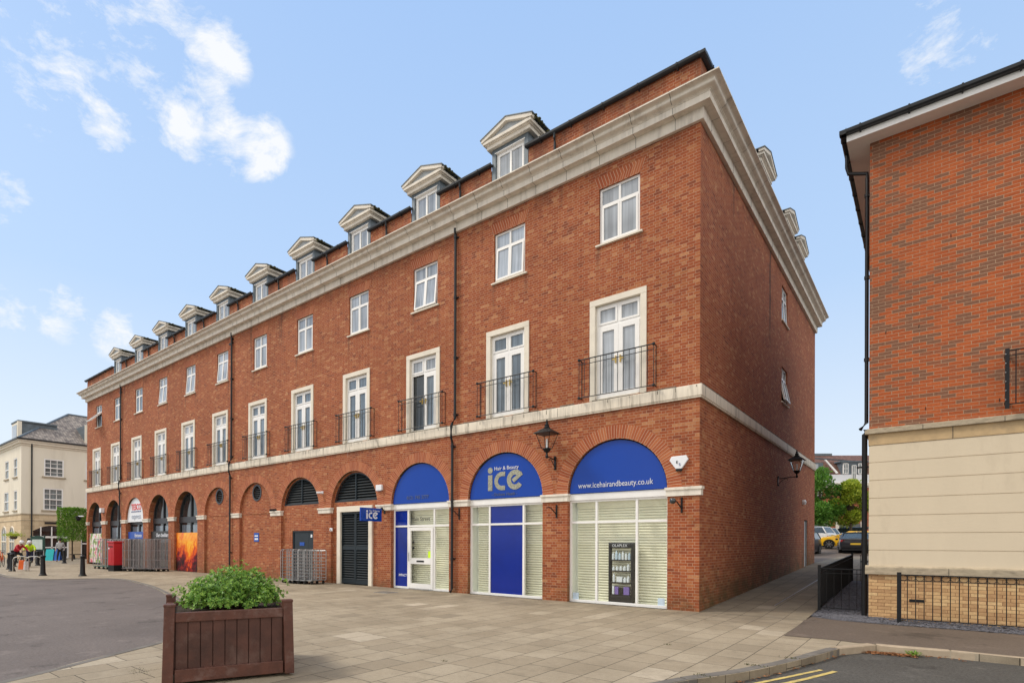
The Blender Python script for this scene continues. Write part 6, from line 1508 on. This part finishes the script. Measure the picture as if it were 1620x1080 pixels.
b.quad(a, (cx0 + .35, 16, 10.7), (rx, 16, 14.6), (rx, ryy, 14.6)); b.quad((-80, cy0 - .35, 10.7), a, (rx, ryy, 14.6), (-80, ryy, 14.6)); b.quad((-80, ryy, 14.6), (rx, ryy, 14.6), (rx, 16, 14.6), (-80, 16, 14.6))
b.build('roof', 'stone_slates', P)
b = MB(); b.tube([a, (rx, ryy, 14.62)], .10, 6); b.tube([(rx, ryy, 14.62), (rx, 16, 14.62)], .10, 6); b.build('ridge', 'lead', P)
d = empty('dormer', parent=P)
b = MB(); b.box(-62.4, -60.2, cy0 + .25, cy0 + 3.2, 10.75, 12.55); b.box(-62.55, -60.05, cy0 + .15, cy0 + 3.2, 12.55, 12.68); b.build('cheek', 'lead', d)
b = MB(); b.box(-62.35, -60.25, cy0 + .18, cy0 + .26, 10.8, 12.5); b.box(-60.25, -59.9, cy0 + .12, cy0 + .42, 10.75, 12.55); b.build('window_frame', 'render_pale', d)
b = MB(); b.box(-62.1, -60.5, cy0 + .15, cy0 + .18, 11.0, 12.3); b.build('pane', 'pane_pale', d)
d = empty('dormer', parent=P)
b = MB(); b.box(cx0 - 3.2, cx0 - .25, 4.75, 7.0, 10.9, 12.75); b.build('cheek', 'lead', d)
b = MB(); b.box(cx0 - .26, cx0 - .12, 4.7, 7.05, 10.75, 12.75); b.build('window_frame', 'render_pale', d)
b = MB(); b.box(cx0 - .13, cx0 - .10, 5.0, 6.7, 11.1, 12.5); b.build('pane', 'pane_pale', d)
def sash_x(a, c, z0, z1, cols=3, rows=4):
    f = empty('window', parent=P); b = MB(); x = cx0 - .10; t = .10
    b.box(x, x + .10, a, a + t, z0, z1); b.box(x, x + .10, c - t, c, z0, z1); b.box(x, x + .10, a + t, c - t, z1 - t, z1); b.box(x, x + .10, a + t, c - t, z0, z0 + t); b.box(x, x + .10, a + t, c - t, (z0 + z1) / 2 - .05, (z0 + z1) / 2 + .05)
    for k in range(1, cols): yy = a + (c - a) * k / cols; b.box(x, x + .06, yy - .025, yy + .025, z0 + t, z1 - t)
    for k in (1, 3): zz = z0 + (z1 - z0) * k / rows; b.box(x, x + .06, a + t, c - t, zz - .02, zz + .02)
    b.build('frame', 'upvc', f); b = MB(); b.box(x - .01, x + .01, a, c, z0, z1); b.build('pane', 'pane_far', f); b = MB(); b.box(cx0 - .1, cx0 + .10, a - .15, c + .15, z0 - .12, z0); b.build('sill', 'ledge_stone', f)
for q in HX: sash_x(*q)
def sash_y(a, c, z0, z1):
    f = empty('window', parent=P); b = MB(); y = cy0 + .02; t = .10
    b.box(a, a + t, y, y + .1, z0, z1); b.box(c - t, c, y, y + .1, z0, z1); b.box(a + t, c - t, y, y + .1, z1 - t, z1); b.box(a + t, c - t, y, y + .1, z0, z0 + t); b.box(a + t, c - t, y, y + .1, (z0 + z1) / 2 - .05, (z0 + z1) / 2 + .05)
    b.build('frame', 'upvc', f); b = MB(); b.box(a, c, y + .08, y + .1, z0, z1); b.build('pane', 'pane_far', f); b = MB(); b.box(a - .15, c + .15, cy0 - .10, cy0 + .1, z0 - .12, z0); b.build('sill', 'ledge_stone', f)
for q in HY: sash_y(*q)
# arched cafe entrance and side arches, built as joinery standing in the openings
d = empty('cafe_front', parent=P); b = MB()
b.box(cx0 - .20, cx0 - .16, .5, 3.5, 0, 2.6); b.build('pane', 'pane_dark', d)
b = MB(); n = 14; seg = [(cx0 + .004, .60 + 2.77 * k / n, 2.50 + .50 * math.sin(math.pi * k / n)) for k in range(n + 1)]
b.prism([(cx0 + .004, .60, 2.45)] + seg + [(cx0 + .004, 3.37, 2.45)], (0, 0, 0), (.01, 0, 0)); b.build('arched_light', 'pane_dark', d)
b = MB()
for yy, w_ in ((.62, .10), (1.42, .07), (2.0, .10), (2.55, .07), (3.25, .10)): b.box(cx0 - .12, cx0 + .02, yy, yy + w_, 0, 2.0)
for yy in (1.15, 1.98, 2.85): b.box(cx0 - .0, cx0 + .03, yy, yy + .09, 2.0, 2.88)
b.box(cx0 - .12, cx0 + .03, .62, 3.35, 1.86, 2.04); b.box(cx0 - .12, cx0 + .02, .72, 3.25, .95, 1.05); b.box(cx0 - .12, cx0 + .02, .72, 3.25, 0, .15)
b.build('door_frame', 'upvc', d)
b = MB(); b.box(cx0 - .2, cx0 - .16, 4.3, 6.4, 0, 2.3); b.build('pane', 'pane_dark', d)
b = MB()
for yy in (4.36, 5.0, 5.7, 6.3): b.box(cx0 - .12, cx0, yy, yy + .07, 0, 2.3)
b.box(cx0 - .12, cx0, 4.36, 6.35, 1.3, 1.4); b.build('door_frame', 'upvc', d)
b = MB(); b.box(cx0 + .0, cx0 + .06, 1.48, 2.50, 3.14, 3.34); tag(b.build('name_board', 'sign_dark'), 'narrow dark name board above the arched cafe doors', 'sign')
for xa, xb in ((-62.2, -60.1), (-65.2, -63.0), (-68.2, -66.0)):
    w_ = empty('arched_window', parent=P); xc = (xa + xb) / 2; r_ = (xb - xa) / 2 * .82; n = 14
    pts = [(xc - r_, cy0 - .005, .25)] + [(xc - r_ * math.cos(math.pi * k / n), cy0 - .005, 2.2 + r_ * .8 * math.sin(math.pi * k / n)) for k in range(n + 1)] + [(xc + r_, cy0 - .005, .25)]
    b = MB(); b.prism(pts, (0, 0, 0), (0, .01, 0)); b.build('pane', 'pane_mid', w_)
    b = MB()
    for (p, q) in zip(pts, pts[1:]): b.tube([p, q], .07, 5)
    b.tube([(xc, cy0 - .02, .25), (xc, cy0 - .02, 2.9)], .04, 5); b.tube([(xc - r_, cy0 - .02, 1.5), (xc + r_, cy0 - .02, 1.5)], .06, 5); b.build('frame', 'surround_stone', w_)
hb = empty('hanging_basket', (cx0 + .6, -.9, 2.0), label='hanging flower basket on the cream building near its corner', cat='hanging basket')
b = MB(); b.sphere((0, 0, -.1), .28, 10, (1, 1, .7)); b.build('basket', 'bark', hb)
b = MB(); r = random.Random(3); leafcloud(b, [((r.gauss(0, .3), r.gauss(0, .3), r.gauss(.08, .1)), (0, 0, 1)) for _ in range(500)], .06, .12, r); b.build('foliage', 'leaf_lime', hb, fixn=False)
# ------------------------------------------------------------------ block beyond the car park
P = empty('mansard_building', (-7.6, 75, 0), R(38), label='distant brick block with brown tiled mansard roof and glazed dormer beyond the car park', cat='building')
b = MB(); b.box(-14, 16, 0, 12, .5, 9.6); b.build('wall', 'far_brick', P)
b = MB(); b.box(-14.1, 16.1, -.12, 12, 9.75, 10.9); b.build('parapet', 'sign_white', P)
b = MB(); b.box(-14.2, 16.2, -.35, 12, 9.35, 9.75); b.box(-14.1, 16.1, -.1, 12, 9.15, 9.35); b.build('cornice', 'cast_stone', P)
b = MB(); b.quad((-14, 0, 10.9), (16, 0, 10.9), (16, 1.2, 12.75), (-14, 1.2, 12.75)); b.quad((-14, 1.2, 12.75), (16, 1.2, 12.75), (16, 6, 14.4), (-14, 6, 14.4)); b.quad((-14, 6, 14.4), (16, 6, 14.4), (16, 12, 12), (-14, 12, 12)); b.build('roof', 'brown_tiles', P)
b = MB(); b.box(-14, 5.6, 5.6, 6.4, 14.3, 14.62); b.quad((1.2, 3.6, 13.6), (1.3, 3.5, 13.75), (6.8, 1.1, 12.85), (6.7, 1.2, 12.7)); b.build('ridge', 'lead', P)
d = empty('dormer', parent=P)
b = MB(); b.box(3.35, 6.6, -.06, 1.4, 10.7, 12.55); b.box(3.1, 6.9, -.25, 1.6, 12.55, 12.72); b.build('cheek', 'lead', d)
b = MB()
for a, c, z0, z1 in ((3.5, 4.2, 10.95, 12.4), (4.65, 5.25, 10.1, 12.15), (5.5, 6.3, 10.95, 12.4)):
    b.box(a, a + .09, -.2, -.07, z0, z1); b.box(c - .09, c, -.2, -.07, z0, z1); b.box(a, c, -.2, -.07, z1 - .09, z1); b.box(a, c, -.2, -.07, z0, z0 + .09); b.box((a + c) / 2 - .03, (a + c) / 2 + .03, -.19, -.07, z0, z1); b.box(a, c, -.19, -.07, (z0 + z1) / 2 - .03, (z0 + z1) / 2 + .03)
b.build('window_frame', 'upvc', d); b = MB()
for a, c, z0, z1 in ((3.5, 4.2, 10.95, 12.4), (4.65, 5.25, 10.1, 12.15), (5.5, 6.3, 10.95, 12.4)): b.box(a + .05, c - .05, -.13, -.08, z0 + .05, z1 - .05)
b.build('pane', 'pane_far', d)
d = empty('dormer', parent=P); b = MB(); b.box(-2.6, .95, -.06, 1.4, 10.7, 12.5); b.build('cheek', 'lead', d); b = MB(); b.box(-.6, .25, -.15, -.07, 10.95, 12.3); b.build('pane', 'pane_pale', d)
b = MB(); b.prism([(1.15, -.05, 12.9), (1.35, -.05, 12.9), (2.75, -.4, 11.1), (2.5, -.4, 11.0)], (0, 0, 0), (0, .15, 0)); b.build('bargeboard', 'upvc', P)
for xa in (3.2, 4.3, 5.6, 0.2, -2.0):
    w_ = empty('window', parent=P); b = MB(); b.box(xa, xa + .62, -.06, .0, 7.65, 8.95); b.build('frame', 'upvc', w_); b = MB(); b.box(xa + .12, xa + .50, -.08, -.06, 7.8, 8.45); b.box(xa + .12, xa + .50, -.08, -.06, 8.55, 8.85); b.build('pane', 'pane_dark', w_)
b = MB()
for xa in (-2.6, 1.1, 2.6, 5.9, 7.4): b.box(xa, xa + .45, -.1, 0, 1.4, 4.6)
b.build('pier', 'cast_stone', P)
b = MB(); b.box(-2.1, 1.05, -.04, .0, 1.5, 4.3); b.box(3.1, 5.85, -.04, 0, 1.5, 4.3); b.build('shop_glazing', 'pane_dark', P)
# ------------------------------------------------------------------ parked cars
def car(loc, rz, paint, label, L=4.3, W_=1.8, H_=1.42, kind='hatch', group='cars parked beyond the alley'):
    root = empty('parked_car', loc, rz, label=label, cat='car', group=group); h = W_ / 2
    # stations along x (front = +x): body bottom, belt height, half width factor
    if kind == 'suv': ST = [(-.50, .42, .95, .86), (-.485, .30, 1.05, .93), (-.40, .26, 1.08, 1.0), (-.2, .24, 1.08, 1), (.1, .24, 1.06, 1), (.28, .24, 1.04, 1), (.42, .28, .98, .98), (.485, .32, .85, .92), (.50, .42, .70, .84)]; RF = [(-.47, 0, .84), (-.40, 1, .80), (-.1, 1.03, .80), (.10, 1.0, .78), (.27, 0, .86)]; zr = H_ - 1.06
    else: ST = [(-.50, .40, .80, .84), (-.485, .28, .95, .92), (-.40, .22, .97, 1.0), (-.2, .2, .95, 1), (.1, .2, .92, 1), (.26, .2, .90, 1), (.40, .24, .82, .97), (.48, .28, .68, .90), (.50, .36, .58, .80)]; RF = [(-.46 if kind == 'hatch' else -.36, 0, .84), (-.34 if kind == 'hatch' else -.20, .9, .74), (-.1, 1.02, .74), (.04, .98, .73), (.25, 0, .84)]; zr = H_ - .95
    b = MB(); rings = []
    for t, zb, zt, k in ST:
        x = t * L; w_ = h * k; zm = zb + (zt - zb) * .55
        rings.append([b.bm.verts.new(p) for p in ((x, -w_ * .94, zb), (x, -w_, zm), (x, -w_ * .93, zt - .04), (x, -w_ * .80, zt), (x, 0, zt + .025), (x, w_ * .80, zt), (x, w_ * .93, zt - .04), (x, w_, zm), (x, w_ * .94, zb))])
    for a, c in zip(rings, rings[1:]):
        for k in range(8): b.face([a[k], a[k + 1], c[k + 1], c[k]])
        b.face([a[8], a[0], c[0], c[8]])
    b.face(rings[0]); b.face(rings[-1][::-1]); body = b.build('body', paint, root, smooth=True)
    belt = lambda t: min(ST, key=lambda s: abs(s[0] - t))[2]
    b = MB(); rf = []
    for t, q, k in RF: x = t * L; z = belt(t) - .03 + (zr + .03) * q if q == 0 else belt(0) + zr * q * .985; rf.append([b.bm.verts.new(p) for p in ((x, -h * (.90 if q == 0 else k * .93), belt(t) - .03 if q == 0 else z - .05), (x, -h * k * .8, z), (x, h * k * .8, z), (x, h * (.90 if q == 0 else k * .93), belt(t) - .03 if q == 0 else z - .05))])
    for a, c in zip(rf, rf[1:]):
        for k in range(3): b.face([a[k], a[k + 1], c[k + 1], c[k]])
    sides = [[r_[0] for r_ in rf], [r_[3] for r_ in rf]]
    for s in sides: b.face(s)
    b.build('glasshouse', 'car_glass', root)
    b = MB(); zt = belt(0) + zr
    t1, t2 = RF[1][0], RF[3][0]; kk = RF[2][2]
    b.prism([(t1 * L - .02, -h * kk * .95, zt * .985 - .055), (t1 * L - .02, -h * kk * .80, zt + .005), (t1 * L - .02, h * kk * .80, zt + .005), (t1 * L - .02, h * kk * .95, zt * .985 - .055)], (0, 0, 0), ((t2 - t1) * L + .04, 0, 0))
    for s in (-1, 1):
        b.tube([(RF[4][0] * L, s * h * .88, belt(.25) - .02), (t2 * L, s * h * kk * .93, zt - .05)], .035, 5); b.tube([(RF[0][0] * L, s * h * .88, belt(-.46) - .02), (t1 * L, s * h * kk * .93, zt - .05)], .045, 5); b.tube([(-.06 * L, s * h * .93, belt(0) - .03), (-.07 * L, s * h * kk * .95, zt - .04)], .035, 5)
    b.build('roof', paint, root, bevel=.02)
    for sx in (-.31, .31):
        for s in (-1, 1):
            b = MB(); rw = .33 if kind != 'suv' else .36; b.lathe((sx * L, s * (h - .11), rw), [(rw * .6, -.11 * 1), (rw * .97, -.10), (rw, -.07), (rw, .07), (rw * .97, .10), (rw * .6, .11)], 24, 'y'); w_ = b.build('tyre', 'tyre', root, smooth=True)
            b = MB('rim')
            for k in range(7): a = 2 * math.pi * k / 7; M = Matrix.Translation((sx * L, s * (h + .003), rw)) @ Matrix.Rotation(a, 4, 'Y'); b.box(-.022, .022, -.012, .012, 0, rw * .66, M)
            b.lathe((sx * L, s * (h - .005), rw), [(rw * .66, -.01), (rw * .72, .012), (rw * .66, .014)], 24, 'y') if False else None
            b.lathe((sx * L, s * (h + .003), rw), [(.05, -.02), (.05, .02)], 10, 'y'); b.build('rim', 'rim', w_)
            b = MB(); n = 16; b.prism([(sx * L + (rw + .03) * math.cos(math.pi * k / n), s * (h * .972), rw + (rw + .03) * math.sin(math.pi * k / n)) for k in range(n + 1)], (0, 0, 0), (0, s * h * .034, 0)); b.build('wheel_arch', 'dark_void', root)
    for s in (-1, 1):
        b = MB(); b.sphere((L * .468, s * h * .68, .66), .12, 8, (.8, 1.2, .5)); b.build('headlight', 'pane_pale', root, smooth=True)
        b = MB(); b.box(-L * .497, -L * .47, s * h * .78 - .16, s * h * .78 + .10, .74, .86); b.build('tail_light', 'lamp_red', root, bevel=.02)
        b = MB(); b.box(L * .17, L * .21, s * h * 1.0 - .02, s * h * 1.0 + .12 * s, belt(.2) - .02, belt(.2) + .10); b.build('mirror', paint, root, bevel=.02)
    b = MB(); b.box(-L * .5 - .012, -L * .49, -.27, .27, .56 if kind != 'suv' else .8, .67 if kind != 'suv' else .91); b.build('number_plate', 'plate_yellow', root)
    b = MB(); b.box(-L * .503, -L * .46, -h * .75, h * .75, .34, .36); b.box(-L * .503, -L * .46, -h * .75, h * .75, .86, .875); b.box(-L * .5 - .004, -L * .46, -h * .8, h * .8, .20, .30); b.build('rear_trim', 'black_plastic', root)
    return root
car((.28, 31.9, T(30)), R(97), 'paint_grey', 'dark grey saloon seen from behind with yellow number plate', kind='saloon', H_=1.40)
car((-.15, 34.9, T(34.5)), R(188), 'paint_yellow', 'bright yellow car with dark alloy wheel', kind='hatch', H_=1.28)
car((-2.35, 28.3, T(28)), R(85 - 180), 'paint_black', 'black car half hidden behind the brick corner of the alley', kind='suv', H_=1.5, L=4.2)
car((.9, 40.6, T(41)), R(190), 'paint_red', 'red car with sloping roof behind the yellow one', kind='hatch', H_=1.45)
car((-3.6, 38.0, T(38)), R(165), 'paint_white', 'white car against the brick corner', kind='suv', H_=1.55)
car((-2.5, 42.6, T(42)), R(285), 'paint_silver', 'silver car seen between the white and red cars', kind='hatch', H_=1.45)
car((-1.6, 48.4, T(48)), R(175), 'paint_black', 'dark car in the back row beneath the trees', kind='suv', H_=1.6)
car((1.6, 49.6, T(49)), R(175), 'paint_white', 'pale car in the back row behind the red roof', kind='hatch', H_=1.5)
